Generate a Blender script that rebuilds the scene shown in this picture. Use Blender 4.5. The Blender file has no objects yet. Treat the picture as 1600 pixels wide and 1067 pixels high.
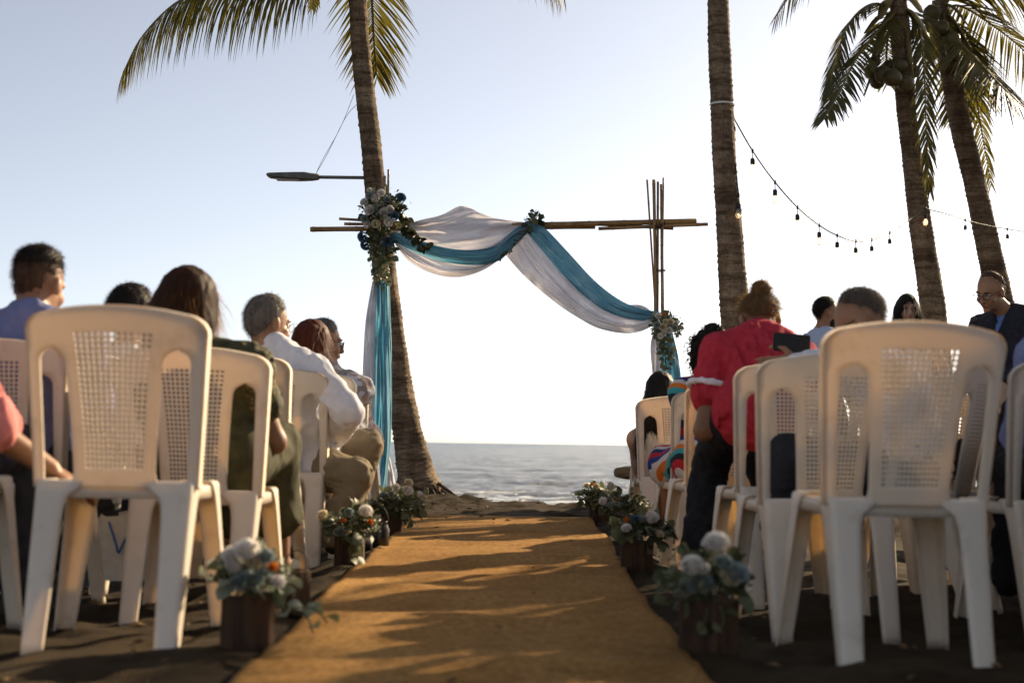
import bpy, bmesh, math, random
import numpy as np
from mathutils import Vector, Matrix

S = bpy.context.scene
COL = S.collection
R = math.radians

# ------------------------------------------------------------------ camera
EYE = 0.608                 # height of the lens above the ground where the photographer crouches
SLOPE = 0.01755             # the beach rises gently toward the sea
FPX = 2222.0                # 50 mm lens on a 36 mm frame, in pixels of the 1600 px photograph
PITCH, YAW, ROLL = R(4.09), R(0.645), R(0.83)
fwd = Vector((-math.sin(YAW)*math.cos(PITCH), math.cos(YAW)*math.cos(PITCH), math.sin(PITCH)))
r0 = fwd.cross(Vector((0, 0, 1))).normalized()
u0 = r0.cross(fwd).normalized()
rgt = math.cos(ROLL)*r0 + math.sin(ROLL)*u0
upv = -math.sin(ROLL)*r0 + math.cos(ROLL)*u0
EYEP = Vector((0, 0, EYE))
cam = bpy.data.cameras.new('camera')
camo = bpy.data.objects.new('camera', cam)
COL.objects.link(camo)
S.camera = camo
cam.lens, cam.sensor_width = 50.0, 36.0
cam.clip_start, cam.clip_end = 0.05, 20000
M = Matrix((rgt, upv, -fwd)).transposed().to_4x4()
M.translation = EYEP
camo.matrix_world = M
cam.dof.use_dof = True
cam.dof.focus_distance = 9.9
cam.dof.aperture_fstop = 2.8

# ------------------------------------------------------------------ light
SUN_AZ, SUN_EL = R(43), R(25)      # azimuth to the right of the aisle direction (+Y)
w = bpy.data.worlds.new('World')
S.world = w
w.use_nodes = True
nt = w.node_tree
bg = nt.nodes['Background']
sky = nt.nodes.new('ShaderNodeTexSky')
sky.sky_type = 'NISHITA'
sky.sun_disc = False
sky.sun_elevation = SUN_EL
sky.sun_rotation = SUN_AZ
sky.altitude = 0
sky.air_density = 0.55
sky.dust_density = 1.0
sky.ozone_density = 1.0
# hazy sea air, and the camera's warm white balance
hsv = nt.nodes.new('ShaderNodeHueSaturation')
hsv.inputs['Saturation'].default_value = 0.58
gain = nt.nodes.new('ShaderNodeMix'); gain.data_type = 'RGBA'; gain.blend_type = 'MULTIPLY'
gain.inputs[0].default_value = 1.0
gain.inputs[7].default_value = (1.01, 0.975, 0.92, 1)
nt.links.new(sky.outputs[0], hsv.inputs['Color'])
nt.links.new(hsv.outputs[0], gain.inputs[6])
nt.links.new(gain.outputs[2], bg.inputs[0])
bg.inputs[1].default_value = 0.094
sun = bpy.data.lights.new('sun', 'SUN')
sun.energy = 5.0
sun.angle = R(0.6)
sun.color = (1.0, 0.79, 0.52)
suno = bpy.data.objects.new('sun', sun)
COL.objects.link(suno)
SUND = Vector((math.sin(SUN_AZ)*math.cos(SUN_EL), math.cos(SUN_AZ)*math.cos(SUN_EL), math.sin(SUN_EL)))
suno.rotation_euler = SUND.to_track_quat('Z', 'Y').to_euler()
suno.location = (6, 4, 8)
S.view_settings.view_transform = 'Standard'
S.view_settings.look = 'None'
S.view_settings.gamma = 1.0
S.view_settings.exposure = 1.0
S.cycles.use_denoising = True
S.cycles.max_bounces = 8
S.cycles.transparent_max_bounces = 12
S.cycles.sample_clamp_indirect = 4.0
S.cycles.caustics_reflective = False
S.cycles.caustics_refractive = False

# ------------------------------------------------------------------ helpers
def at(px, py, d):
    """photograph pixel + distance along the lens axis -> a point of the place"""
    return EYEP + d*(fwd + (px-800)/FPX*rgt - (py-533.5)/FPX*upv)

def gz(x, y):
    """height of the smooth beach"""
    if y < 10.2: return SLOPE*y
    return SLOPE*10.2 - 0.12*(y-10.2) - 0.02*(y-10.2)**2

def sstep(a, b, x):
    t = np.clip((x-a)/(b-a), 0, 1)
    return t*t*(3-2*t)
def dip(x, y):
    """the sand under the seating lies a little lower than the crown of the aisle"""
    l = sstep(.55, .85, -(x+.13))*(.055*sstep(3.9, 4.7, y)+.02*sstep(5, 7, y))
    r = sstep(.60, .90, x+.13)*(.06*sstep(3.7, 4.5, y)+.08*sstep(5.2, 8.0, y))
    return (l+r)*(1-sstep(9.0, 9.8, y))
def on_ground(px, py):
    a, b = EYEP, at(px, py, 1.0)
    dv = b - a
    t = (a.z)/(SLOPE*dv.y - dv.z)
    p = a + dv*t
    return Vector((p.x, p.y, SLOPE*p.y))

_rng = np.random.RandomState(7)
_perm = np.tile(_rng.permutation(256), 3)
_gr = _rng.rand(256).astype(np.float32)*2-1
def vnoise(p):
    """value noise on an (..,3) array, -1..1"""
    p = np.asarray(p, np.float32)
    i = np.floor(p).astype(np.int64)
    f = p - i
    f = f*f*(3-2*f)
    i &= 255
    def h(a, b, c):
        return _gr[_perm[_perm[_perm[(i[..., 0]+a) & 255]+((i[..., 1]+b) & 255)]+((i[..., 2]+c) & 255)]]
    x, y, z = f[..., 0], f[..., 1], f[..., 2]
    def l(a, b, t): return a+(b-a)*t
    return l(l(l(h(0,0,0), h(1,0,0), x), l(h(0,1,0), h(1,1,0), x), y),
             l(l(h(0,0,1), h(1,0,1), x), l(h(0,1,1), h(1,1,1), x), y), z)
def fbm(p, o=4):
    p = np.asarray(p, np.float32)
    s, a = 0, 0.5
    for k in range(o):
        s = s + a*vnoise(p+k*17.3)
        p = p*2.03
        a *= 0.5
    return s

class MB:
    """collects shapes into one mesh"""
    def __init__(s): s.v, s.f = [], []
    def add(s, vs, fs):
        o = len(s.v)
        s.v += [tuple(v) for v in vs]
        s.f += [tuple(i+o for i in f) for f in fs]
        return s
    def grid(s, P, nu, nv, closed=False):
        fs = []
        m = nu if closed else nu-1
        for j in range(nv-1):
            for i in range(m):
                a, b = j*nu+i, j*nu+(i+1) % nu
                fs.append((a, b, b+nu, a+nu))
        return s.add(P, fs)
    def tube(s, pts, rad, n=8, cap=True, sq=None):
        pts = [Vector(p) for p in pts]
        if not hasattr(rad, '__len__'): rad = [rad]*len(pts)
        P = []
        t0 = (pts[1]-pts[0]).normalized()
        ref = Vector((0, 0, 1)) if abs(t0.z) < .9 else Vector((1, 0, 0))
        a = t0.cross(ref).normalized()
        for i, p in enumerate(pts):
            t = (pts[min(i+1, len(pts)-1)]-pts[max(i-1, 0)]).normalized()
            a = (a-t*a.dot(t)).normalized()
            b = t.cross(a)
            for k in range(n):
                an = 2*math.pi*k/n
                P.append(p+(a*math.cos(an)+b*math.sin(an)*(sq or 1))*rad[i])
        o = len(s.v)
        s.grid(P, n, len(pts), True)
        if cap:
            s.f.append(tuple(o+k for k in range(n))[::-1])
            e = o+(len(pts)-1)*n
            s.f.append(tuple(e+k for k in range(n)))
        return s
    def lathe(s, prof, n=16, c=(0, 0, 0), jit=None):
        P = []
        for j, (r, z) in enumerate(prof):
            for k in range(n):
                an = 2*math.pi*k/n
                rr = r*(jit(k, j) if jit else 1)
                P.append((c[0]+rr*math.cos(an), c[1]+rr*math.sin(an), c[2]+z))
        return s.grid(P, n, len(prof), True)
    def box(s, c, h, rot=None):
        rot = rot or Matrix.Identity(3)
        vs = [Vector(c)+rot@Vector((sx*h[0], sy*h[1], sz*h[2])) for sx in (-1, 1) for sy in (-1, 1) for sz in (-1, 1)]
        return s.add(vs, [(0,1,3,2), (4,6,7,5), (0,4,5,1), (2,3,7,6), (0,2,6,4), (1,5,7,3)])
    def mesh(s, name, smooth=True):
        me = bpy.data.meshes.new(name)
        me.from_pydata(s.v, [], s.f)
        if smooth: me.polygons.foreach_set('use_smooth', [True]*len(me.polygons))
        me.update()
        return me

def np_mesh(name, V, F, smooth=True):
    """fast quads/tris mesh from arrays"""
    me = bpy.data.meshes.new(name)
    V = np.asarray(V, np.float32); F = np.asarray(F, np.int32)
    n, k = F.shape
    me.vertices.add(len(V)); me.vertices.foreach_set('co', V.ravel())
    me.loops.add(n*k); me.loops.foreach_set('vertex_index', F.ravel())
    me.polygons.add(n)
    me.polygons.foreach_set('loop_start', np.arange(0, n*k, k, dtype=np.int32))
    me.polygons.foreach_set('loop_total', np.full(n, k, np.int32))
    if smooth: me.polygons.foreach_set('use_smooth', np.ones(n, bool))
    me.update(calc_edges=True)
    me.validate()
    return me

def link(name, me, m=None, parent=None):
    o = bpy.data.objects.new(name, me)
    COL.objects.link(o)
    if m is not None and me is not None:
        if len(me.materials) == 0: me.materials.append(m)
    if parent is not None: o.parent = parent
    return o
def tag(o, label=None, cat=None, group=None, kind=None):
    if label: o['label'] = label
    if cat: o['category'] = cat
    if group: o['group'] = group
    if kind: o['kind'] = kind
    return o
def thing(name, label, cat, loc=(0, 0, 0), rz=0, group=None):
    o = bpy.data.objects.new(name, None)
    o.empty_display_size = .1
    COL.objects.link(o)
    o.location = loc
    o.rotation_euler = (0, 0, rz)
    return tag(o, label, cat, group)
def bake(me, mods):
    """apply modifiers to a mesh and return the result as plain data"""
    o = bpy.data.objects.new('tmp', me)
    COL.objects.link(o)
    for t, kw in mods:
        md = o.modifiers.new(t, t)
        for k, v in kw.items(): setattr(md, k, v)
    dg = bpy.context.evaluated_depsgraph_get()
    r = bpy.data.meshes.new_from_object(o.evaluated_get(dg))
    bpy.data.objects.remove(o)
    r.polygons.foreach_set('use_smooth', [True]*len(r.polygons))
    return r
def catmull(P, n):
    P = [Vector(p) for p in P]
    Q = [2*P[0]-P[1]]+P+[2*P[-1]-P[-2]]
    out = []
    m = len(P)-1
    for k in range(n):
        t = k/(n-1)*m
        i = min(int(t), m-1)
        u = t-i
        a, b, c, d = Q[i], Q[i+1], Q[i+2], Q[i+3]
        out.append(.5*((2*b)+(c-a)*u+(2*a-5*b+4*c-d)*u*u+(3*b-a-3*c+d)*u**3))
    return out

# ------------------------------------------------------------------ materials
def new_mat(name):
    m = bpy.data.materials.new(name)
    m.use_nodes = True
    return m, m.node_tree, m.node_tree.nodes['Principled BSDF']
def noise_col(nt, c1, c2, scale, detail=4, rough=.6, coord='Object', stretch=None, lo=.35, hi=.65):
    tc = nt.nodes.new('ShaderNodeTexCoord')
    n = nt.nodes.new('ShaderNodeTexNoise')
    n.inputs['Scale'].default_value = scale
    n.inputs['Detail'].default_value = detail
    n.inputs['Roughness'].default_value = rough
    src = tc.outputs[coord]
    if stretch:
        mp = nt.nodes.new('ShaderNodeMapping')
        mp.inputs['Scale'].default_value = stretch
        nt.links.new(src, mp.inputs[0]); src = mp.outputs[0]
    nt.links.new(src, n.inputs['Vector'])
    cr = nt.nodes.new('ShaderNodeValToRGB')
    cr.color_ramp.elements[0].position, cr.color_ramp.elements[1].position = lo, hi
    cr.color_ramp.elements[0].color = (*c1, 1)
    cr.color_ramp.elements[1].color = (*c2, 1)
    nt.links.new(n.outputs['Fac'], cr.inputs[0])
    return n, cr, src
def add_bump(nt, bsdf, h, strength, dist):
    b = nt.nodes.new('ShaderNodeBump')
    b.inputs['Strength'].default_value = strength
    b.inputs['Distance'].default_value = dist
    nt.links.new(h, b.inputs['Height'])
    nt.links.new(b.outputs[0], bsdf.inputs['Normal'])
    return b
def mat(name, c1, c2=None, scale=20, rough=.6, bump=.2, dist=.003, spec=.3, trans=0.0, tcol=None, stretch=None, sheen=0, sss=0, coord='Object', detail=4, alpha=1.0):
    """principled surface with noise in colour and relief; trans mixes in light shining through"""
    m, nt, b = new_mat(name)
    c2 = c2 or tuple(min(1, x*1.25) for x in c1)
    n, cr, src = noise_col(nt, c1, c2, scale, detail, coord=coord, stretch=stretch)
    nt.links.new(cr.outputs[0], b.inputs['Base Color'])
    b.inputs['Roughness'].default_value = rough
    b.inputs['Specular IOR Level'].default_value = spec
    b.inputs['Sheen Weight'].default_value = sheen
    if sss:
        b.inputs['Subsurface Weight'].default_value = sss
        b.inputs['Subsurface Radius'].default_value = (.012, .005, .003)
        b.inputs['Subsurface Scale'].default_value = 1
    if bump: add_bump(nt, b, n.outputs['Fac'], bump, dist)
    out = nt.nodes['Material Output']
    last = b.outputs[0]
    if trans:
        t = nt.nodes.new('ShaderNodeBsdfTranslucent')
        if tcol: t.inputs['Color'].default_value = (*tcol, 1)
        else: nt.links.new(cr.outputs[0], t.inputs['Color'])
        mx = nt.nodes.new('ShaderNodeMixShader')
        mx.inputs[0].default_value = trans
        nt.links.new(last, mx.inputs[1]); nt.links.new(t.outputs[0], mx.inputs[2])
        last = mx.outputs[0]
    if alpha < 1:
        t = nt.nodes.new('ShaderNodeBsdfTransparent')
        mx = nt.nodes.new('ShaderNodeMixShader')
        mx.inputs[0].default_value = alpha
        nt.links.new(t.outputs[0], mx.inputs[1]); nt.links.new(last, mx.inputs[2])
        last = mx.outputs[0]
    nt.links.new(last, out.inputs['Surface'])
    return m
# ------------------------------------------------------------------ ground and sea
def axis(parts):
    out = []
    for a, b, st in parts:
        out += list(np.arange(a, b-1e-6, st))
    out.append(parts[-1][1])
    return np.array(out, np.float32)
RUN_C, RUN_W = -0.13, 0.54          # runner centre line and half width
RUN_END = 8.75
def sand_h(X, Y):
    base = np.where(Y < 10.2, SLOPE*Y, SLOPE*10.2-0.12*(Y-10.2)-0.02*(Y-10.2)**2)
    base = np.maximum(base, -9)
    P = np.stack([X, Y, 0*X], -1)
    m = np.clip((np.abs(X-RUN_C)-RUN_W+.05)/.12, 0, 1)
    m = np.maximum(m, np.clip((Y-RUN_END+.05)/.15, 0, 1))
    h = .030*fbm(P*np.array([2.2, 2.2, 1]), 4) + .016*fbm(P*np.array([9., 9, 1])+5, 3)
    dim = vnoise(P*np.array([5.2, 5.2, 1])+40)
    h = h-.04*np.clip(dim-.2, 0, 1)           # footprints
    k = np.clip((Y-8.6)/1.0, 0, 1)*np.clip((14-Y)/3, 0, 1)
    h = h+k*(.045*fbm(P*np.array([4.4, 6.0, 1])+11, 4)+.006)
    h = h+k*.022*fbm(P*np.array([16., 20., 1])+31, 3)
    # swell of sand and roots round the foot of the leaning palm
    h = h+.06*np.exp(-(((X+.72)/.55)**2+((Y-10.45)/.45)**2))
    far = np.clip((np.abs(X)-6)/10, 0, 1)
    return base+h*m*(1-.6*far)-.004-.012*(1-m)-dip(X, Y)
xs = axis([(-70, -12, 4), (-12, -4.4, .25), (-4.4, 4.6, .03), (4.6, 12, .25), (12, 72, 4)])
ys = axis([(-14, 2.2, .4), (2.2, 12.5, .03), (12.5, 24, .5), (24, 60, 4)])
X, Y = np.meshgrid(xs, ys)
Z = sand_h(X, Y)
nx, ny = len(xs), len(ys)
idx = np.arange(nx*ny).reshape(ny, nx)
F = np.stack([idx[:-1, :-1], idx[:-1, 1:], idx[1:, 1:], idx[1:, :-1]], -1).reshape(-1, 4)
m_sand, nt, b = new_mat('volcanic_sand')
n, cr, src = noise_col(nt, (.022, .014, .006), (.062, .040, .018), 3.5, 8, .7)
n2 = nt.nodes.new('ShaderNodeTexNoise'); n2.inputs['Scale'].default_value = 160; n2.inputs['Detail'].default_value = 3
nt.links.new(src, n2.inputs['Vector'])
mx = nt.nodes.new('ShaderNodeMix'); mx.data_type = 'RGBA'; mx.blend_type = 'OVERLAY'; mx.inputs[0].default_value = .55
nt.links.new(cr.outputs[0], mx.inputs[6]); nt.links.new(n2.outputs['Fac'], mx.inputs[7])
hs = nt.nodes.new('ShaderNodeHueSaturation'); hs.inputs['Saturation'].default_value = 1.0
nt.links.new(mx.outputs[2], hs.inputs['Color'])
nt.links.new(hs.outputs[0], b.inputs['Base Color'])
b.inputs['Roughness'].default_value = .95
b.inputs['Specular IOR Level'].default_value = .15
add_bump(nt, b, n2.outputs['Fac'], 1.0, .012)
ground = tag(link('ground', np_mesh('ground', np.stack([X, Y, Z], -1).reshape(-1, 3), F), m_sand), kind='structure')

# sea: a fan of rows growing with distance, real swell near, fine chop in the material
SEA = -1.25
yr = np.geomspace(24, 9000, 640)
nxs = 420
u = np.linspace(-1, 1, nxs)
u = np.sign(u)*(.28*np.abs(u)+.72*np.abs(u)**4)
Xs = u[None, :]*(yr[:, None]*2.2+50)
Ys = np.repeat(yr[:, None], nxs, 1)
sp = np.gradient(yr)[:, None]
P = np.stack([Xs, Ys, 0*Xs], -1)
def chop(fx, fy, sd): return 1-2.2*np.abs(fbm(P*np.array([fx, fy, 1])+sd, 3))
hz = .20*chop(.06, .10, 3)*np.clip(4/sp, 0, 1)+.14*chop(.22, .34, 9)*np.clip(1.4/sp, 0, 1)+.10*chop(.8, 1.3, 21)*np.clip(.5/sp, 0, 1)
hz = hz-hz.mean()
Zs = SEA+hz
idx = np.arange(nxs*len(yr)).reshape(len(yr), nxs)
F = np.stack([idx[:-1, :-1], idx[:-1, 1:], idx[1:, 1:], idx[1:, :-1]], -1).reshape(-1, 4)
m_sea, nt, b = new_mat('sea_water')
b.inputs['Roughness'].default_value = .20
b.inputs['IOR'].default_value = 1.33
tc = nt.nodes.new('ShaderNodeTexCoord')
def nz(scale, st, det):
    mp = nt.nodes.new('ShaderNodeMapping'); mp.inputs['Scale'].default_value = st
    nt.links.new(tc.outputs['Object'], mp.inputs[0])
    q = nt.nodes.new('ShaderNodeTexNoise'); q.inputs['Scale'].default_value = scale; q.inputs['Detail'].default_value = det
    q.inputs['Roughness'].default_value = .62
    nt.links.new(mp.outputs[0], q.inputs['Vector'])
    return q
a1 = nz(1.5, (.5, 1, 1), 7)
a2 = nz(.12, (.45, 1, 1), 5)
ad = nt.nodes.new('ShaderNodeMath'); ad.operation = 'MULTIPLY_ADD'; ad.inputs[1].default_value = 4.0
nt.links.new(a2.outputs['Fac'], ad.inputs[0]); nt.links.new(a1.outputs['Fac'], ad.inputs[2])
add_bump(nt, b, ad.outputs[0], 1.0, 1.3)
# broken foam on the nearest wave
sx = nt.nodes.new('ShaderNodeSeparateXYZ'); nt.links.new(tc.outputs['Object'], sx.inputs[0])
rg = nt.nodes.new('ShaderNodeMapRange'); rg.inputs[1].default_value = 44; rg.inputs[2].default_value = 60; rg.inputs[3].default_value = .12; rg.inputs[4].default_value = -.14
nt.links.new(sx.outputs['Y'], rg.inputs[0])
a3 = nz(.55, (.35, 1, 1), 8)
sm = nt.nodes.new('ShaderNodeMath'); sm.operation = 'ADD'
nt.links.new(a3.outputs['Fac'], sm.inputs[0]); nt.links.new(rg.outputs[0], sm.inputs[1])
fr = nt.nodes.new('ShaderNodeValToRGB')
fr.color_ramp.elements[0].position, fr.color_ramp.elements[1].position = .55, .66
fr.color_ramp.elements[0].color = (.028, .042, .046, 1); fr.color_ramp.elements[1].color = (.75, .75, .72, 1)
nt.links.new(sm.outputs[0], fr.inputs[0]); nt.links.new(fr.outputs[0], b.inputs['Base Color'])
sea = tag(link('sea', np_mesh('sea', np.stack([Xs, Ys, Zs], -1).reshape(-1, 3), F), m_sea), kind='structure')

# jute runner
ry = np.arange(2.0, RUN_END+.001, .03)
rx = np.linspace(-1, 1, 41)
XX = np.repeat(rx[None, :], len(ry), 0); YY = np.repeat(ry[:, None], len(rx), 1)
edge = .03*fbm(np.stack([0*YY, YY*1.7, 0*YY], -1), 3)
XX = RUN_C+XX*(RUN_W+edge*np.sign(XX))+.008*vnoise(np.stack([YY*.7, 0*YY, 0*YY], -1))
PP = np.stack([XX, YY, 0*XX], -1)
ZZ = SLOPE*YY+.012+.012*fbm(PP*np.array([1.6, 3.6, 1])+3, 4)+.009*np.clip(vnoise(PP*np.array([1.1, 9, 1])), 0, 1)+.006*np.clip(vnoise(PP*np.array([5, 6, 1])+8), 0, 1)+.012*np.clip(np.abs(XX-RUN_C)/RUN_W-.93, 0, .1)*10*np.clip(vnoise(np.stack([YY*2.1, 0*YY, 0*YY], -1)+30), 0, 1)
V = np.stack([XX, YY, ZZ], -1).reshape(-1, 3)
idx = np.arange(V.shape[0]).reshape(len(ry), len(rx))
F = np.stack([idx[:-1, :-1], idx[:-1, 1:], idx[1:, 1:], idx[1:, :-1]], -1).reshape(-1, 4)
m_jute, nt, b = new_mat('jute_weave')
n, cr, src = noise_col(nt, (.43, .222, .062), (.66, .372, .125), 2.6, 8, .7)
n3 = nt.nodes.new('ShaderNodeTexNoise'); n3.inputs['Scale'].default_value = 90; n3.inputs['Detail'].default_value = 4
nt.links.new(src, n3.inputs['Vector'])
wv = nt.nodes.new('ShaderNodeTexWave'); wv.inputs['Scale'].default_value = 60; wv.inputs['Distortion'].default_value = 2; wv.bands_direction = 'Y'
wv2 = nt.nodes.new('ShaderNodeTexWave'); wv2.inputs['Scale'].default_value = 60; wv2.inputs['Distortion'].default_value = 2; wv2.bands_direction = 'X'
for q in (wv, wv2): nt.links.new(src, q.inputs['Vector'])
am = nt.nodes.new('ShaderNodeMath'); am.operation = 'ADD'
nt.links.new(wv.outputs['Fac'], am.inputs[0]); nt.links.new(wv2.outputs['Fac'], am.inputs[1])
am2 = nt.nodes.new('ShaderNodeMath'); am2.operation = 'ADD'
nt.links.new(am.outputs[0], am2.inputs[0]); nt.links.new(n3.outputs['Fac'], am2.inputs[1])
dk = nt.nodes.new('ShaderNodeMix'); dk.data_type = 'RGBA'; dk.blend_type = 'MULTIPLY'; dk.inputs[0].default_value = .5
sp2 = nt.nodes.new('ShaderNodeTexNoise'); sp2.inputs['Scale'].default_value = 48; sp2.inputs['Detail'].default_value = 6
nt.links.new(src, sp2.inputs['Vector'])
spr = nt.nodes.new('ShaderNodeValToRGB'); spr.color_ramp.elements[0].position = .38; spr.color_ramp.elements[1].position = .60
spr.color_ramp.elements[0].color = (.38, .30, .22, 1); spr.color_ramp.elements[1].color = (1, 1, 1, 1)
nt.links.new(sp2.outputs['Fac'], spr.inputs[0])
nt.links.new(cr.outputs[0], dk.inputs[6]); nt.links.new(spr.outputs[0], dk.inputs[7])
nt.links.new(dk.outputs[2], b.inputs['Base Color'])
b.inputs['Roughness'].default_value = .95; b.inputs['Specular IOR Level'].default_value = .1
add_bump(nt, b, am2.outputs[0], .8, .006)
me = bake(np_mesh('aisle_runner', V, F), [('SOLIDIFY', dict(thickness=.006, offset=-1))])
runner = tag(link('aisle_runner', me, m_jute), 'long brown jute runner laid down the middle of the aisle', 'runner')

# dry leaves, twigs and shell bits on the sand and the runner
rnd = random.Random(5)
m_litter = mat('dry_litter', (.10, .05, .02), (.32, .20, .09), 6, .9, 0)
mb = MB()
for k in range(520):
    y = 2.7+8.0*rnd.random()**.8
    x = RUN_C+rnd.uniform(-2.4, 2.4)
    onr = abs(x-RUN_C) < RUN_W and y < RUN_END
    if onr and rnd.random() < .8: continue
    z = float(sand_h(np.array([x]), np.array([y]))[0])+.006
    if onr: z = SLOPE*y+.022
    a = rnd.uniform(0, 6.3); l = rnd.uniform(.008, .03); ww = l*rnd.uniform(.15, .5)
    c, s_ = math.cos(a), math.sin(a)
    up = rnd.uniform(.002, .012)
    pts = [(-l, 0, 0), (0, -ww, up), (l, 0, 0), (0, ww, up*.6), (0, 0, -.003)]
    mb.add([(x+px*c-py*s_, y+px*s_+py*c, z+pz) for px, py, pz in pts], [(0, 1, 3), (1, 2, 3), (0, 4, 1), (1, 4, 2), (2, 4, 3), (3, 4, 0)])
tag(link('beach_litter', mb.mesh('beach_litter', False), m_litter), 'dry leaves, twigs and shell bits strewn over the dark sand', 'litter', kind='stuff')
# ------------------------------------------------------------------ plastic chairs
m_chair = mat('cream_plastic', (.83, .755, .635), (.87, .80, .69), 3.0, .38, .05, .002, .45, trans=.28, tcol=(.86, .66, .38))
# scuffs and dried sand on the old plastic
_nt = m_chair.node_tree
_pb = _nt.nodes['Principled BSDF']
_src = _pb.inputs['Base Color'].links[0].from_socket
_tc = _nt.nodes.new('ShaderNodeTexCoord'); _n = _nt.nodes.new('ShaderNodeTexNoise'); _n.inputs['Scale'].default_value = 9; _n.inputs['Detail'].default_value = 9; _n.inputs['Roughness'].default_value = .72
_oi = _nt.nodes.new('ShaderNodeObjectInfo'); _va = _nt.nodes.new('ShaderNodeVectorMath'); _va.operation = 'MULTIPLY_ADD'; _va.inputs[1].default_value = (1, 1, 1)
_nt.links.new(_tc.outputs['Object'], _va.inputs[0])
_cm = _nt.nodes.new('ShaderNodeCombineXYZ'); _nt.links.new(_oi.outputs['Random'], _cm.inputs[0]); _mu = _nt.nodes.new('ShaderNodeVectorMath'); _mu.operation = 'SCALE'; _mu.inputs['Scale'].default_value = 40
_nt.links.new(_cm.outputs[0], _mu.inputs[0]); _nt.links.new(_mu.outputs[0], _va.inputs[2]); _nt.links.new(_va.outputs[0], _n.inputs['Vector'])
_rp = _nt.nodes.new('ShaderNodeMapRange'); _rp.inputs[1].default_value = .54; _rp.inputs[2].default_value = .74; _rp.inputs[3].default_value = 0; _rp.inputs[4].default_value = .5
_nt.links.new(_n.outputs['Fac'], _rp.inputs[0])
_mx = _nt.nodes.new('ShaderNodeMix'); _mx.data_type = 'RGBA'; _mx.inputs[7].default_value = (.36, .28, .19, 1)
_nt.links.new(_rp.outputs[0], _mx.inputs[0]); _nt.links.new(_src, _mx.inputs[6]); _nt.links.new(_mx.outputs[2], _pb.inputs['Base Color'])
def build_back():
    z0, zo, zt = .425, .79, .90
    ng = 13; nr = 25
    rows = [z0, .437, .452, .468]
    gz0, gz1 = .478, .838
    pr = (gz1-gz0)/nr
    hole_rows = set()
    for k in range(nr):
        rows.append(gz0+k*pr); hole_rows.add(len(rows)-1)
        rows.append(gz0+k*pr+pr*.58)
    rows.append(gz1)
    rows += [.850, .860, .869, .877, .884, .890, .895, .898, .90]
    def outer(z):
        t = (z-.42)/.48
        o = .216+.026*t
        if z > .852: o -= .048*(1-math.sqrt(max(0, 1-((z-.852)/.0485)**2)))
        return o
    def splat(z):
        t = (z-.42)/.48
        return .106+.038*t**1.6+.02*max(0, .1-t)*5
    V, Fc = [], []
    NB = None
    keep = []
    for z in rows:
        o, sp = outer(z), splat(z)
        oo = o-(.029+.010*(z-.42)/.48)
        osp = sp
        rr, zc = .036, zo-.036
        w = 1.0 if z < zc else (math.sqrt(max(0, 1-((z-zc)/rr)**2)) if z < zo else 0)
        c, hw = (oo+osp)/2, (oo-osp)/2
        oo2, os2 = c+hw*w, c-hw*w
        g = sp-.031
        half = [o, o-(o-oo2)*.35, oo2] + [oo2+(os2-oo2)*k/4 for k in range(1, 4)] + [os2, (os2+g)/2, g]
        xs_ = [-h for h in half]
        tags_ = ['f', 'f', 'o', 'o', 'o', 'o', 'f', 'f']
        pc = 2*g/ng
        for k in range(ng):
            x0 = -g+k*pc
            xs_.append(x0+pc*.21); tags_.append('b')
            xs_.append(x0+pc*.79); tags_.append('h')
            if k < ng-1:
                xs_.append(x0+pc); tags_.append('b')
        tags_.append('b'); xs_.append(g)
        xs_ += [h for h in half[::-1]][1:]
        tags_ += ['f', 'f', 'o', 'o', 'o', 'o', 'f', 'f']
        NB = len(xs_)
        keep.append((xs_, tags_, w, z))
    def pos(x, z):
        t = (z-.42)/.48
        zz = z
        if z > zo: zz = zo+(z-zo)*((.90-.030*(x/.24)**2)-zo)/(.90-zo)
        y = -.182-.115*t**1.15+.055*(x/.24)**2*(.4+.6*t)
        return (x, y, zz)
    for xs_, tg, w, z in keep:
        for x in xs_: V.append(pos(x, z))
    nrw = len(rows)
    for j in range(nrw-1):
        tg = keep[j][1]
        open_ = rows[j] < zo-1e-6
        for i in range(NB-1):
            if tg[i] == 'o' and open_: continue
            if tg[i] == 'h' and j in hole_rows: continue
            a = j*NB+i
            Fc.append((a, a+1, a+1+NB, a+NB))
    # turned-forward lip round the outside of the frame
    loop = [j*NB for j in range(nrw)]+[(nrw-1)*NB+i for i in range(1, NB)]+[j*NB+NB-1 for j in range(nrw-2, -1, -1)]
    o = len(V)
    for q in loop:
        x, y, z = V[q]
        V.append((x*1.012, y+.024, z+(.002 if z > .86 else 0)))
    for k in range(len(loop)-1):
        Fc.append((loop[k+1], loop[k], o+k, o+k+1))
    # plain lower panel that curls under into the seat
    mb = MB(); mb.v, mb.f = V, Fc
    me = mb.mesh('backrest')
    bm = bmesh.new(); bm.from_mesh(me); bmesh.ops.remove_doubles(bm, verts=bm.verts, dist=1e-5)
    bm.to_mesh(me); bm.free()
    return bake(me, [('SOLIDIFY', dict(thickness=.0065, offset=0))])
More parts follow.
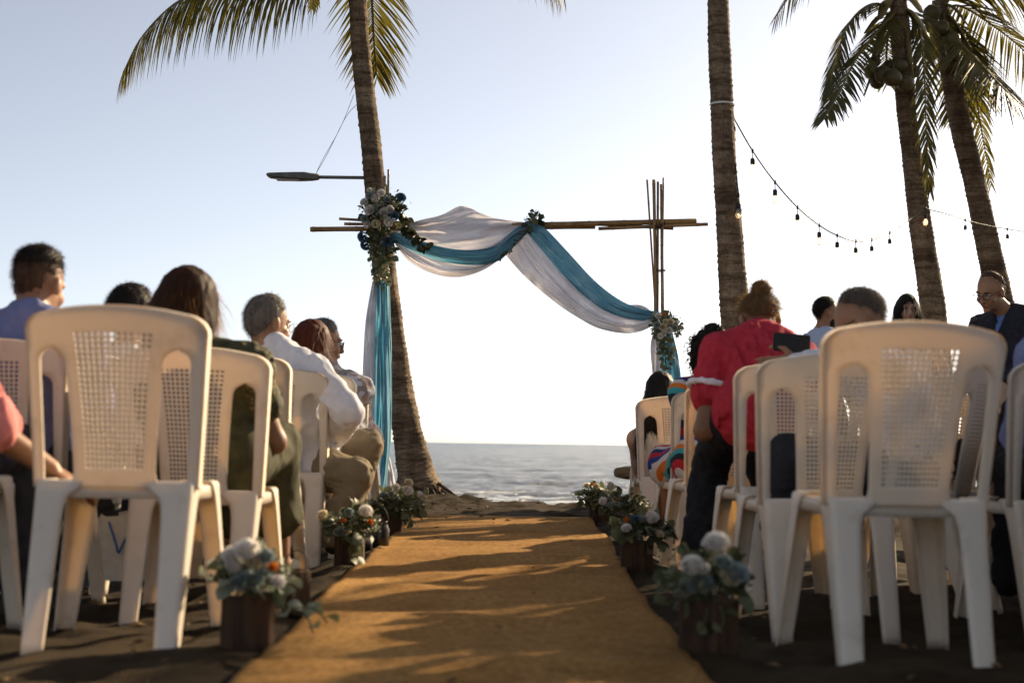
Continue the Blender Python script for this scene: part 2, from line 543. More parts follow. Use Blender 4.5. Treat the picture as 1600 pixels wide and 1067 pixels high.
def build_seat():
    nu, nv = 15, 14
    P = []
    for j in range(nv):
        v = j/(nv-1)
        for i in range(nu):
            u_ = i/(nu-1)*2-1
            hw = .193+.004*v
            yy = -.168+.398*v
            zz = .437-.016*(1-u_*u_)*(1-(2*v-1)**2)-.02*max(0, v-.8)*4*max(0, v-.8)*4
            P.append((hw*u_, yy+.015*(1-u_*u_)*(v > .9), zz))
    mb = MB(); mb.grid(P, nu, nv)
    ring = [j*nu for j in range(nv)]+[(nv-1)*nu+i for i in range(1, nu)]+[j*nu+nu-1 for j in range(nv-2, -1, -1)]+[i for i in range(nu-2, 0, -1)]
    cur = ring
    for dz, g in ((-.006, 1.008), (-.038, 1.012)):
        o = len(mb.v)
        for q in ring:
            x, y, z = mb.v[q]
            mb.v.append((x*g, (y-.017)*g+.017, min(z, .437)+dz))
        n = len(ring)
        for k in range(n):
            mb.f.append((cur[(k+1) % n], cur[k], o+k, o+(k+1) % n))
        cur = list(range(o, o+n))
    return bake(mb.mesh('seat'), [('SOLIDIFY', dict(thickness=.005, offset=-1))])
def build_leg(sx, front):
    """channel-shaped leg: one panel to the side, one to the front or back, rounded corner"""
    sy = 1 if front else -1
    n = 15
    P = []
    nz_ = 20
    for j in range(nz_):
        t = min(1, j/(nz_-5))
        z = .436*t
        q_ = max(0, j-(nz_-5))                      # the last rows roll over onto the seat
        ins = (0, .0015, .006, .013, .020)[q_]
        z2 = z+(0, .004, .0075, .009, .0085)[q_]
        dn = 1-z/.436
        cx = .206+(.042 if front else -.008)*dn
        cy = (.212+.02*dn) if front else (.186+.090*dn)
        ws = .036+.050*(z/.436)+(.028 if front else .05)*math.exp(-(.436-z)/.016)
        wb = (.056+.022*(z/.436)) + .05*math.exp(-(.436-z)/.020)
        if front: wb *= .85
        rr = .016
        row = []
        for k in range(6):
            s_ = k/5
            row.append((cx-ins, cy-rr-(ws-rr)*(1-s_)))
        for k in range(1, 4):
            a = math.pi/2*k/4
            row.append((cx-rr*(1-math.cos(a))-ins*math.cos(a), cy-rr+rr*math.sin(a)-ins*math.sin(a)))
        for k in range(6):
            s_ = k/5
            row.append((cx-rr-(wb-rr)*s_, cy-ins+(0 if s_ < .99 else -.006)))
        for x, y in row: P.append((sx*x, sy*y, z2))
    mb = MB(); mb.grid(P, n, nz_)
    me = mb.mesh('leg')
    return bake(me, [('SOLIDIFY', dict(thickness=.005, offset=0))])
CH = dict(backrest=build_back(), seat=build_seat())
CH['legs'] = [build_leg(sx, fr) for sx in (-1, 1) for fr in (False, True)]
for q in [CH['backrest'], CH['seat']]+CH['legs']: q.materials.append(m_chair)
def chair(px, d, rz, dz, label):
    """px: photograph column of the chair's centre at the depth of its backrest"""
    p = at(px, 700, d)
    x, y = p.x, p.y
    g = SLOPE*y-float(dip(x, y))
    a = R(rz)
    # the backrest is about .22 behind the chair's middle
    cx, cy = x-math.sin(a)*.22, y+math.cos(a)*.22
    rq = random.Random(label)
    t = thing('plastic_chair', label, 'chair', (cx, cy, g+dz), a, 'white plastic chairs set in rows on the sand')
    t.rotation_euler.x = R(rq.uniform(-1.2, 1.2)); t.rotation_euler.y = R(rq.uniform(-1.2, 1.2))
    link('backrest', CH['backrest'], None, t)
    link('seat', CH['seat'], None, t)
    for q in CH['legs']: link('leg', q, None, t)
    return t
CHAIRS = dict(
 L0=chair(-190, 3.75, 0, -0.02, 'white plastic chair at the left edge under the person in pink, one leg in view'),
 L1=chair(172, 3.73, 2, -0.02, 'large empty plastic chair nearest on the left of the aisle'),
 L1b=chair(-8, 4.60, 0, -0.01, 'plastic chair under the man in the blue shirt, cut by the left edge'),
 L2=chair(297, 4.57, 0, -0.03, 'plastic chair under the woman in the olive dress, beside the aisle'),
 L3b=chair(95, 5.35, 0, -0.01, 'plastic chair under the dark-haired man, hidden behind the largest left chair'),
 L3=chair(358, 5.32, 0, -0.01, 'empty plastic chair between the olive dress and the white shirt'),
 L4=chair(434, 6.25, -4, -0.02, 'plastic chair under the grey-haired man in the white shirt'),
 L5=chair(478, 7.0, -8, -0.01, 'plastic chair under the auburn-haired woman, left of the aisle'),
 L6=chair(505, 7.75, -8, -0.01, 'plastic chair under the grey-haired woman with glasses, farthest of the left rows'),
 R1=chair(1424, 3.68, 4, -0.03, 'large plastic chair nearest on the right of the aisle, in shade'),
 R2=chair(1302, 4.50, 4, -0.02, 'plastic chair just behind the nearest right one, its back sunlit'),
 R2b=chair(1690, 4.55, 6, -0.02, 'plastic chair cut by the right edge of the photo'),
 R3=chair(1250, 5.20, 6, -0.02, 'plastic chair right behind the woman in the red blouse'),
 R3b=chair(1520, 5.15, 58, -0.02, 'plastic chair turned edge-on behind the nearest right chair'),
 R4=chair(1150, 6.38, 8, -0.02, 'plastic chair half hidden by the black trousers of the red-bloused woman'),
 R5=chair(1120, 7.0, 8, -0.02, 'plastic chair under the woman in the striped dress'),
 R6=chair(1062, 8.1, 3, -0.02, 'plastic chair under the girl with long dark hair, nearest the sea'),
)
# ------------------------------------------------------------------ palms
def trunk_mat(name, c1, c2):
    m, nt, b = new_mat(name)
    n, cr, src = noise_col(nt, c1, c2, 7, 8, .7, stretch=(1, 1, .35))
    wv = nt.nodes.new('ShaderNodeTexNoise'); wv.inputs['Scale'].default_value = 38; wv.inputs['Detail'].default_value = 6
    mp = nt.nodes.new('ShaderNodeMapping'); mp.inputs['Scale'].default_value = (.6, .6, 1.8)
    tc = nt.nodes.new('ShaderNodeTexCoord'); nt.links.new(tc.outputs['Object'], mp.inputs[0]); nt.links.new(mp.outputs[0], wv.inputs['Vector'])
    fine = nt.nodes.new('ShaderNodeTexNoise'); fine.inputs['Scale'].default_value = 60; fine.inputs['Detail'].default_value = 4
    mp2 = nt.nodes.new('ShaderNodeMapping'); mp2.inputs['Scale'].default_value = (2.2, 2.2, .5)
    nt.links.new(tc.outputs['Object'], mp2.inputs[0]); nt.links.new(mp2.outputs[0], fine.inputs['Vector'])
    ad = nt.nodes.new('ShaderNodeMath'); ad.operation = 'ADD'
    nt.links.new(wv.outputs['Fac'], ad.inputs[0]); nt.links.new(fine.outputs['Fac'], ad.inputs[1])
    mx = nt.nodes.new('ShaderNodeMix'); mx.data_type = 'RGBA'; mx.blend_type = 'OVERLAY'; mx.inputs[0].default_value = .38
    rr = nt.nodes.new('ShaderNodeValToRGB'); rr.color_ramp.elements[0].position = .7; rr.color_ramp.elements[1].position = 1.3
    hf = nt.nodes.new('ShaderNodeMath'); hf.operation = 'MULTIPLY'; hf.inputs[1].default_value = .5
    nt.links.new(ad.outputs[0], hf.inputs[0])
    rr.color_ramp.elements[0].position = .38; rr.color_ramp.elements[1].position = .62
    nt.links.new(hf.outputs[0], rr.inputs[0])
    nt.links.new(cr.outputs[0], mx.inputs[6]); nt.links.new(rr.outputs[0], mx.inputs[7])
    nt.links.new(mx.outputs[2], b.inputs['Base Color'])
    b.inputs['Roughness'].default_value = .92; b.inputs['Specular IOR Level'].default_value = .15
    # irregular leaf-scar rings and stains
    mp3 = nt.nodes.new('ShaderNodeMapping'); mp3.inputs['Scale'].default_value = (1.2, 1.2, 15)
    nt.links.new(tc.outputs['Object'], mp3.inputs[0])
    rg_ = nt.nodes.new('ShaderNodeTexNoise'); rg_.inputs['Scale'].default_value = 1.6; rg_.inputs['Detail'].default_value = 5; rg_.inputs['Roughness'].default_value = .65
    nt.links.new(mp3.outputs[0], rg_.inputs['Vector'])
    r3 = nt.nodes.new('ShaderNodeValToRGB'); r3.color_ramp.elements[0].position = .38; r3.color_ramp.elements[1].position = .56
    r3.color_ramp.elements[0].color = (.38, .34, .30, 1); r3.color_ramp.elements[1].color = (1.1, 1.1, 1.1, 1)
    nt.links.new(rg_.outputs['Fac'], r3.inputs[0])
    m3 = nt.nodes.new('ShaderNodeMix'); m3.data_type = 'RGBA'; m3.blend_type = 'MULTIPLY'; m3.inputs[0].default_value = .85
    nt.links.new(mx.outputs[2], m3.inputs[6]); nt.links.new(r3.outputs[0], m3.inputs[7]); nt.links.new(m3.outputs[2], b.inputs['Base Color'])
    ad2 = nt.nodes.new('ShaderNodeMath'); ad2.operation = 'MULTIPLY_ADD'; ad2.inputs[1].default_value = 1.6
    nt.links.new(rg_.outputs['Fac'], ad2.inputs[0]); nt.links.new(ad.outputs[0], ad2.inputs[2])
    add_bump(nt, b, ad2.outputs[0], .7, .014)
    return m
m_trunk = trunk_mat('palm_bark', (.13, .092, .058), (.27, .195, .125))
m_leaf = mat('palm_leaflet', (.045, .046, .014), (.11, .088, .022), 1.6, .5, 0, .001, .25, trans=.28, tcol=(.20, .17, .025))
m_rach = mat('palm_rib', (.13, .10, .03), (.22, .16, .05), 6, .5, 0)
m_coco = mat('coconut_husk', (.060, .052, .020), (.11, .085, .032), 5, .5, .15)

def trunk(ctrl, parent, seed, ringstep=.045, root=False):
    """ctrl: (point, radius) from the ground up; leaf-scar rings are real ridges"""
    rn = random.Random(seed)
    pts = catmull([c[0] for c in ctrl], 120)
    L = sum((pts[i+1]-pts[i]).length for i in range(len(pts)-1))
    n = int(L/ringstep)*3
    pts = catmull([c[0] for c in ctrl], n)
    rads = []
    m = len(ctrl)-1
    for k in range(n):
        t = k/(n-1)*m; i = min(int(t), m-1); u_ = t-i
        u_ = u_*u_*(3-2*u_)
        rads.append(ctrl[i][1]*(1-u_)+ctrl[i+1][1]*u_)
    ns = 28
    P = []
    t0 = (pts[1]-pts[0]).normalized()
    a = t0.cross(Vector((0, 1, 0))).normalized()
    for k, p in enumerate(pts):
        t = (pts[min(k+1, n-1)]-pts[max(k-1, 0)]).normalized()
        a = (a-t*a.dot(t)).normalized(); b_ = t.cross(a)
        ph = k % 3
        rid = (.0, .040, .010)[ph]*(.55+.9*abs(math.sin(k*1.7+seed*2.1)))
        for q in range(ns):
            an = 2*math.pi*q/ns
            wob = .035*math.sin(an*2+k*.05+seed)+.02*math.sin(an*5+k*.11)+rn.uniform(-.012, .012)
            rr = rads[k]*(1+rid*(1+.7*math.sin(an*3+k*.35+seed))+wob)
            off = .006*math.sin(an*2+k*.4)
            P.append(p+(a*math.cos(an)+b_*math.sin(an))*rr+t*off)
    mb = MB(); mb.grid(P, ns, n, True)
    mb.f.append(tuple((n-1)*ns+q for q in range(ns)))
    return link('trunk', mb.mesh('trunk'), m_trunk, parent)

def frond(ctrl, parent, seed, lmax=.55, n=62, droop=.75, wid=.021, side=None, bare=.10, spread=62, mess=.25):
    """ctrl: points along the midrib from crown to tip"""
    rn = random.Random(seed)
    pts = catmull(ctrl, 40)
    mb = MB()
    mb.tube(pts, [.018*(1-k/40)**.8+.0025 for k in range(40)], 6, sq=.7)
    nr = len(mb.f)
    G = Vector((0, 0, -1))
    for k in range(n):
        t = bare+(1-bare)*(k+.5)/n
        i = min(int(t*39), 38)
        p = pts[i].lerp(pts[i+1], t*39-i)
        tan = (pts[i+1]-pts[i]).normalized()
        sd = (side or tan.cross(G))
        sd = (sd-tan*sd.dot(tan)).normalized()
        prof = math.sin(math.pi*min(1, .16+.78*t))**.6
        for sg in (-1, 1):
            if rn.random() < .04: continue
            ln = lmax*prof*rn.uniform(.82, 1.08)
            ang = R(spread-28*t**2+rn.uniform(-7, 7))
            d = (tan*math.cos(ang)+sd*sg*math.sin(ang)).normalized()
            d = (d+G*(.10+mess*rn.random()*.6)).normalized()
            wdir = d.cross(sd.cross(tan)*sg).normalized()
            nrm = d.cross(wdir).normalized()
            w0 = wid*rn.uniform(.75, 1.15)
            P = []
            q = p.copy(); dd = d.copy()
            segs = 5
            tw = rn.uniform(-.5, .5)
            for s_ in range(segs+1):
                f = s_/segs
                ww = w0*(1.0 if f < .45 else (1-(f-.45)/.55)**.8)*(.5+.5*min(1, f*5))
                a_ = tw*f
                wv = wdir*math.cos(a_)+nrm*math.sin(a_)
                nv = nrm*math.cos(a_)-wdir*math.sin(a_)
                P += [q-wv*ww*.5+nv*ww*.18, q, q+wv*ww*.5+nv*ww*.18]
                dd = (dd+G*(droop*.28*(.4+f))).normalized()
                q = q+dd*(ln/segs)
            mb.grid(P, 3, segs+1)
    me = mb.mesh('frond')
    me.materials.append(m_rach); me.materials.append(m_leaf)
    me.polygons.foreach_set('material_index', [0 if k < nr else 1 for k in range(len(me.polygons))])
    return link('frond', me, None, parent)
def coconut(p, r, parent, rz):
    mb = MB()
    prof = [(.001, -1.15), (.35, -1.08), (.72, -.75), (.95, -.25), (1.0, .15), (.85, .6), (.5, .92), (.2, 1.02), (.001, 1.05)]
    mb.lathe([(a*r, b*r) for a, b in prof], 14, jit=lambda k, j: 1+.06*math.cos(k*2*math.pi/14*3))
    o = link('coconut', mb.mesh('coconut'), m_coco, parent)
    o.location = p; o.rotation_euler = (rz*.3, .25*math.sin(rz*7), rz)
    return o
def sheath(p0, p1, parent, wd=.06):
    """broad brown leaf-base or spathe hanging in the crown"""
    pts = catmull([p0, p0.lerp(p1, .5)+Vector((0, 0, .06)), p1], 10)
    mb = MB()
    mb.tube(pts, [wd*(.35+.65*math.sin(math.pi*(.1+.85*k/9))) for k in range(10)], 8, sq=.3)
    return link('leaf_base', mb.mesh('leaf_base'), m_rach, parent)

# palm 1: leaning palm behind the left end of the arch
D1 = 10.75
T1 = thing('palm_tree', 'leaning palm with swollen foot behind the left end of the wedding arch', 'palm', at(655, 775, D1), group='palm trees on the beach')
def pl(parent, p): return p-Vector(parent.location)
c = [((662, 800), .20), ((655, 770), .178), ((647, 725), .135), ((634, 660), .110), ((622, 590), .097), ((611, 510), .090), ((600, 420), .086), ((589, 320), .082), ((579, 220), .078), ((568, 120), .071), ((561, 40), .066), ((557, -60), .062), ((557, -160), .06)]
trunk([(pl(T1, at(x, y, D1)), r) for (x, y), r in c], T1, 1)
# roots spreading at the foot
m_root = mat('root_fibre', (.05, .032, .018), (.13, .085, .045), 14, .9, .5, .01)
rn = random.Random(3)
mb = MB()
for k in range(46):
    a = rn.uniform(0, 6.28); L_ = rn.uniform(.16, .42)
    base = at(657, 768, D1)
    p0 = base+Vector((math.cos(a)*.14, math.sin(a)*.12-.02, rn.uniform(-.02, .07)))
    p2 = base+Vector((math.cos(a)*L_, math.sin(a)*L_*.9, 0)); p2.z = float(sand_h(np.array([p2.x]), np.array([p2.y]))[0])-.015
    p1 = p0.lerp(p2, .5)+Vector((0, 0, .02))
    mb.tube([pl(T1, q) for q in catmull([p0, p1, p2], 6)], [.013, .012, .011, .009, .007, .004], 5)
link('roots', mb.mesh('roots'), m_root, T1)
cr1 = at(557, -170, D1)
def fr(parent, pix, d0, d1, seed, **kw):
    n = len(pix)
    return frond([pl(parent, at(x, y, d0+(d1-d0)*k/(n-1))) for k, (x, y) in enumerate(pix)], parent, seed, **kw)
fr(T1, [(557, -170), (520, -75), (460, -36), (395, -24), (330, -16), (274, 6), (222, 58), (192, 114)], D1, D1-.5, 11, lmax=.66, n=130, droop=2.2, wid=.017, spread=64, bare=.16)
fr(T1, [(557, -170), (572, -110), (580, -20), (584, 60), (589, 122)], D1+.1, D1+.55, 12, lmax=.55, n=72, droop=.35, wid=.017, side=Vector((1, 0, 0)), spread=58)
fr(T1, [(557, -170), (640, -160), (740, -120), (820, -80), (872, -25)], D1, D1-.3, 13, lmax=.62, n=80, droop=1.8, spread=66)
fr(T1, [(557, -170), (520, -110), (500, -60), (488, 14)], D1, D1-.6, 14, lmax=.2, n=40, droop=.5)
for k, (pix, d1) in enumerate([([(557, -170), (480, -260), (380, -300), (280, -270)], 1.2), ([(557, -170), (640, -270), (750, -300), (850, -240)], 1.0), ([(557, -170), (560, -300), (590, -380), (650, -420)], 1.6),
                              ([(557, -170), (540, -270), (500, -340), (420, -380)], -1.3), ([(557, -170), (590, -260), (640, -320), (720, -330)], -1.5)]):
    fr(T1, pix, D1, D1+d1, 30+k, lmax=.45, n=48)

# palm 2: bare trunk carrying the string of bulbs
D2 = 9.4
T2 = thing('palm_tree', 'straight palm trunk on the right carrying the string of bulbs', 'palm', at(1158, 640, D2), group='palm trees on the beach')
g2 = at(1166, 806, D2)
c = [((1166, 815), .130), ((1161, 720), .112), ((1155, 620), .100), ((1149, 500), .093), ((1141, 380), .086), ((1132, 250), .079), ((1126, 120), .072), ((1122, 0), .067), ((1120, -140), .063), ((1120, -420), .060)]
trunk([(pl(T2, at(x, y, D2)), r) for (x, y), r in c], T2, 2)
for k, pix in enumerate([[(1120, -420), (1030, -520), (900, -540), (780, -420)], [(1120, -420), (1200, -530), (1330, -560), (1460, -450)], [(1120, -420), (1110, -560), (1060, -660), (960, -700)],
                         [(1120, -420), (1140, -560), (1210, -650), (1320, -680)], [(1120, -420), (1060, -430), (980, -380), (930, -270)], [(1120, -420), (1190, -430), (1270, -370), (1310, -240)]]):
    fr(T2, pix, D2, D2+(1.4, -1.3, 1.8, -1.5, -.8, .9)[k], 50+k, lmax=.5, n=50)
m_white = mat('white_band', (.6, .58, .54), (.7, .68, .64), 20, .6, .1)
def band(px, py, r_, h_, m_, nm, parent, D):
    p = pl(parent, at(px, py, D))
    mb = MB(); mb.lathe([(r_, -h_), (r_+.003, 0), (r_, h_)], 24, c=p)
    return link(nm, mb.mesh(nm), m_, parent)
band(1128.5, 164, .0815, .006, m_white, 'white_strap', T2, D2)

# palms 3 and 4: pair of coconut palms on the far right
D3, D4 = 13.0, 14.0
T3 = thing('palm_tree', 'coconut palm with a cluster of green coconuts, left of the far pair', 'palm', at(1468, 640, D3), group='palm trees on the beach')
c = [((1478, 770), .150), ((1470, 640), .13), ((1459, 490), .112), ((1442, 380), .100), ((1429, 280), .092), ((1418, 190), .087), ((1411, 110), .085), ((1406, 40), .088), ((1403, -10), .07)]
trunk([(pl(T3, at(x, y, D3)), r) for (x, y), r in c], T3, 3)
T4 = thing('palm_tree', 'right palm of the far pair, its trunk leaning left behind the man in the jacket', 'palm', at(1570, 640, D4), group='palm trees on the beach')
c = [((1600, 760), .16), ((1585, 600), .14), ((1562, 470), .125), ((1547, 400), .116), ((1524, 290), .108), ((1502, 200), .100), ((1484, 110), .094), ((1474, 50), .09), ((1468, 0), .07)]
trunk([(pl(T4, at(x, y, D4)), r) for (x, y), r in c], T4, 4)
C3, C4 = (1404, 14), (1470, 16)
fr(T3, [C3, (1360, 8), (1325, 40), (1306, 95), (1294, 150)], D3, D3-.3, 61, mess=.1, lmax=.38, n=76, droop=.5, wid=.019)
fr(T3, [C3, (1375, 45), (1338, 92), (1310, 148), (1288, 186)], D3, D3-.8, 62, mess=.1, lmax=.42, n=80, droop=.4, wid=.019)
fr(T3, [C3, (1432, 30), (1443, 100), (1447, 200), (1453, 300)], D3, D3-.2, 63, mess=.1, lmax=.34, n=84, droop=.5, wid=.019, side=Vector((1, .2, 0)), spread=48)
fr(T3, [C3, (1385, -50), (1330, -70), (1262, -40), (1210, 30)], D3, D3+.5, 64, lmax=.5, n=50)
fr(T3, [C3, (1420, -60), (1470, -110), (1540, -110)], D3, D3+1, 65, lmax=.4, n=50)
fr(T3, [C3, (1400, -60), (1380, -130), (1330, -170)], D3, D3-1, 66, lmax=.4, n=50)
fr(T3, [C3, (1390, 40), (1385, 90), (1388, 130)], D3, D3+1.2, 67, lmax=.4, n=44, droop=.5, wid=.019)
for k, (x, y, r_, dd) in enumerate([(1361, 112, .075, -.2), (1379, 116, .085, -.3), (1371, 128, .08, -.1), (1394, 122, .095, -.35), (1415, 130, .088, -.3), (1388, 104, .07, 0), (1407, 104, .075, -.2), (1368, 96, .06, -.1), (1427, 112, .07, .1)]):
    coconut(pl(T3, at(x, y, D3+dd)), r_*.85, T3, k*1.3)
for a_, b_, w_ in [((1398, 20), (1352, 52), .05), ((1400, 10), (1365, 88), .055), ((1410, 30), (1428, 140), .055), ((1405, 20), (1350, 150), .03), ((1410, 10), (1452, 62), .05), ((1395, 0), (1375, 30), .06), ((1412, 0), (1440, 20), .06)]:
    sheath(pl(T3, at(*a_, D3)), pl(T3, at(*b_, D3-.25)), T3, w_)
fr(T4, [C4, (1492, 58), (1530, 98), (1572, 142), (1640, 205)], D4, D4-.9, 71, lmax=.85, n=84, droop=.28, wid=.024, spread=70)
fr(T4, [C4, (1506, 55), (1519, 110), (1532, 195), (1549, 290)], D4, D4+.3, 72, lmax=.36, n=60, droop=1.0, wid=.019)
fr(T4, [C4, (1500, 10), (1545, 36), (1600, 80), (1660, 150)], D4, D4+.6, 73, lmax=.7, n=60, droop=.6, wid=.022)
fr(T4, [C4, (1510, -25), (1580, -20), (1660, 40)], D4, D4-.4, 74, lmax=.85, n=56, droop=.9, wid=.022)
fr(T4, [C4, (1450, -40), (1410, -60), (1360, -20)], D4, D4+1, 76, lmax=.45, n=50)
fr(T4, [C4, (1480, -60), (1510, -120), (1580, -150)], D4, D4+1, 77, lmax=.45, n=50)
fr(T4, [C4, (1490, 60), (1505, 130), (1500, 175)], D4, D4+1, 78, lmax=.65, n=50, wid=.028)
for k, (x, y, r_) in enumerate([(1487, 64, .1), (1455, 22, .1), (1470, 44, .09), (1458, 40, .085)]):
    coconut(pl(T4, at(x, y, D4-.25)), r_*.85, T4, k*1.7)
for a_, b_, w_ in [((1472, 15), (1520, 82), .05), ((1470, 5), (1512, 40), .05), ((1465, 10), (1446, 55), .05), ((1472, 10), (1480, 95), .05)]:
    sheath(pl(T4, at(*a_, D4)), pl(T4, at(*b_, D4-.2)), T4, w_)

# ------------------------------------------------------------------ lamp on the leaning palm
m_lampm = mat('weathered_metal', (.10, .10, .085), (.17, .165, .14), 12, .55, .1, .002)
DL = 10.72
LP = thing('street_lamp', 'flat street lamp on an arm sticking out from the leaning palm', 'lamp', at(568, 278, DL))
mb = MB(); mb.tube([pl(LP, at(572, 278, DL)), pl(LP, at(494, 277, DL))], .013, 10)
link('arm', mb.mesh('arm'), m_lampm, LP)
P = []
for k, (px, hw, zt, zb) in enumerate([(418, .055, 271.5, 276), (421, .062, 271, 277.5), (440, .070, 270.5, 280), (462, .072, 270, 282), (476, .060, 270, 282), (488, .040, 272, 282), (497, .028, 273, 281)]):
    t_, b_ = pl(LP, at(px, zt, DL)), pl(LP, at(px, zb, DL))
    P += [t_+Vector((0, -hw*.75, -.005)), t_+Vector((0, 0, .006)), t_+Vector((0, hw*.75, -.005)), b_+Vector((0, hw, .006)), b_+Vector((0, hw*.7, 0)), b_+Vector((0, -hw*.7, 0)), b_+Vector((0, -hw, .006))]
mb = MB(); mb.grid(P, 7, 7, True); mb.f.append(tuple(range(7))); mb.f.append(tuple(range(42, 49)))
lh = link('lamp_head', mb.mesh('lamp_head', False), m_lampm, LP)
mb = MB(); mb.tube([pl(LP, at(499, 277, DL)), pl(LP, at(490, 277, DL))], .021, 12)
link('clamp', mb.mesh('clamp'), m_lampm, lh)
m_lens = mat('lamp_lens', (.32, .30, .25), (.36, .34, .28), 8, .35, 0)
mb = MB(); mb.box(pl(LP, at(450, 281.0, DL)), (.085, .045, .004)); link('lens', mb.mesh('lens', False), m_lens, lh)
m_wire = mat('pale_wire', (.30, .32, .32), (.4, .42, .42), 30, .6, 0)
for q in ([(494, 271), (505, 248), (532, 200), (553, 148)], [(494, 271), (512, 240), (540, 184), (557, 164)]):
    mb = MB(); mb.tube([pl(LP, p) for p in catmull([at(x, y, DL) for x, y in q], 12)], .0022, 5)
    link('wire', mb.mesh('wire'), m_wire, LP)

# ------------------------------------------------------------------ string of bulbs
m_black = mat('black_rubber', (.012, .012, .012), (.03, .03, .03), 30, .5, .1)
m_glass, nt, b = new_mat('bulb_glass')
b.inputs['Base Color'].default_value = (.95, .88, .76, 1); b.inputs['Roughness'].default_value = .15
tr_ = nt.nodes.new('ShaderNodeBsdfTransparent'); tl_ = nt.nodes.new('ShaderNodeBsdfTranslucent'); tl_.inputs['Color'].default_value = (.95, .88, .76, 1)
a_ = nt.nodes.new('ShaderNodeMixShader'); a_.inputs[0].default_value = .6; b_ = nt.nodes.new('ShaderNodeMixShader'); b_.inputs[0].default_value = .45
nt.links.new(b.outputs[0], a_.inputs[1]); nt.links.new(tl_.outputs[0], a_.inputs[2]); nt.links.new(tr_.outputs[0], b_.inputs[1]); nt.links.new(a_.outputs[0], b_.inputs[2])
nt.links.new(b_.outputs[0], nt.nodes['Material Output'].inputs['Surface'])
m_fil, nt, b = new_mat('bulb_filament')
b.inputs['Base Color'].default_value = (1, .6, .3, 1); b.inputs['Emission Color'].default_value = (1, .55, .25, 1); b.inputs['Emission Strength'].default_value = 9
def bulb_meshes():
    a = MB(); a.lathe([(.004, .0), (.013, -.002), (.0155, -.012), (.0155, -.040), (.0125, -.043)], 12)
    g = MB(); g.lathe([(.0125, -.042), (.014, -.052), (.0205, -.068), (.0215, -.080), (.017, -.095), (.008, -.104), (.0006, -.106)], 14)
    f = MB(); f.lathe([(.001, -.050), (.004, -.058), (.004, -.08), (.001, -.086)], 6)
    return a.mesh('socket'), g.mesh('glass'), f.mesh('filament')
BS, BG, BF = bulb_meshes()
for q, m_ in ((BS, m_black), (BG, m_glass), (BF, m_fil)): q.materials.append(m_)
def string(label, pts, bulbs, name='string_lights'):
    o = thing(name, label, 'string lights', pts[0])
    P = catmull(pts, 12*(len(pts)-1)+1)
    mb = MB(); mb.tube([p-pts[0] for p in P], .0052, 6)
    link('cord', mb.mesh('cord'), m_black, o)
    for q in bulbs:
        # nearest point of the cord in plan
        p = min(P, key=lambda v: (v-q).length)
        p = Vector((q.x, q.y, p.z)) if abs(p.x-q.x) < .06 else p
        mb = MB(); mb.tube([p-pts[0]+Vector((0, 0, .012)), p-pts[0]-Vector((0, 0, .014))], [.009, .007], 8)
        mb.tube([p-pts[0]-Vector((0, 0, .01)), p-pts[0]-Vector((0, 0, .055))], .003, 6)
        dr = link('drop', mb.mesh('drop'), m_black, o)
        sk = link('socket', BS, None, dr); sk.location = p-pts[0]-Vector((0, 0, .05))
        gl = link('bulb', BG, None, dr); gl.location = sk.location
        fi = link('filament', BF, None, dr); fi.location = sk.location
    return o
pp = [(1146, 184, 9.4), (1176, 236, 9.6), (1211, 285, 9.9), (1246, 324, 10.2), (1280, 352, 10.6), (1308, 368, 10.9), (1337, 377, 11.3), (1362, 375, 11.7), (1390, 364, 12.1), (1416, 347, 12.5), (1444, 326, 12.8)]
cord1 = [at(*q) for q in pp]
string('sagging string of bulbs between the two right-hand palm trunks', cord1, [at(*q) for q in pp[:9]])
pp2 = [(1446, 326, 12.8), (1478, 334, 13.0), (1508, 344, 13.3), (1540, 352, 13.5), (1574, 358, 13.7), (1625, 366, 14)]
string('string of bulbs running right from the far palm out of the photo', [at(*q) for q in pp2], [at(*q) for q in (pp2[0], pp2[2], pp2[4])])
p2a, p2b = at(1149, 255, 9.32), at(1154, 305, 9.32)
o = string('short black cord with one bulb hanging down the straight palm trunk', [p2a, at(1151, 280, 9.32), p2b], [p2b], 'bulb_cord')
mb = MB(); mb.box(at(1155.5, 331, 9.32)-p2a, (.012, .012, .018)); link('plug', mb.mesh('plug', False), m_black, o)

# ------------------------------------------------------------------ driftwood log bench and cable
m_log = mat('driftwood', (.12, .075, .038), (.25, .17, .095), 5, .85, .6, .012, stretch=(1, 6, 6))
LG = thing('log_bench', 'thick driftwood log end sticking out behind the girl with long hair', 'log', at(1010, 790, 9.3))
mb = MB()
pts = [at(963+k*16, 738+.35*k, 9.3+.04*k)-Vector(LG.location) for k in range(12)]
mb.tube(pts, [.030, .044, .047, .045, .043, .043, .042, .042, .043, .044, .044, .040], 14)
link('log', mb.mesh('log'), m_log, LG)
for px in (1040, 1120):
    q0 = at(px, 742, 9.38)-Vector(LG.location); q1 = at(px, 803, 9.38)-Vector(LG.location)
    mb = MB(); mb.tube([q0, q1], [.04, .045], 10); link('leg', mb.mesh('leg'), m_log, LG)
mb = MB()
mb.tube(catmull([at(690, 766, 10.6), at(712, 777, 10.4), at(736, 783, 10.3), at(765, 787, 10.2)], 14), .008, 6)
tag(link('cable', mb.mesh('cable'), m_black), 'dark cable running over the sand from the foot of the leaning palm', 'cable')
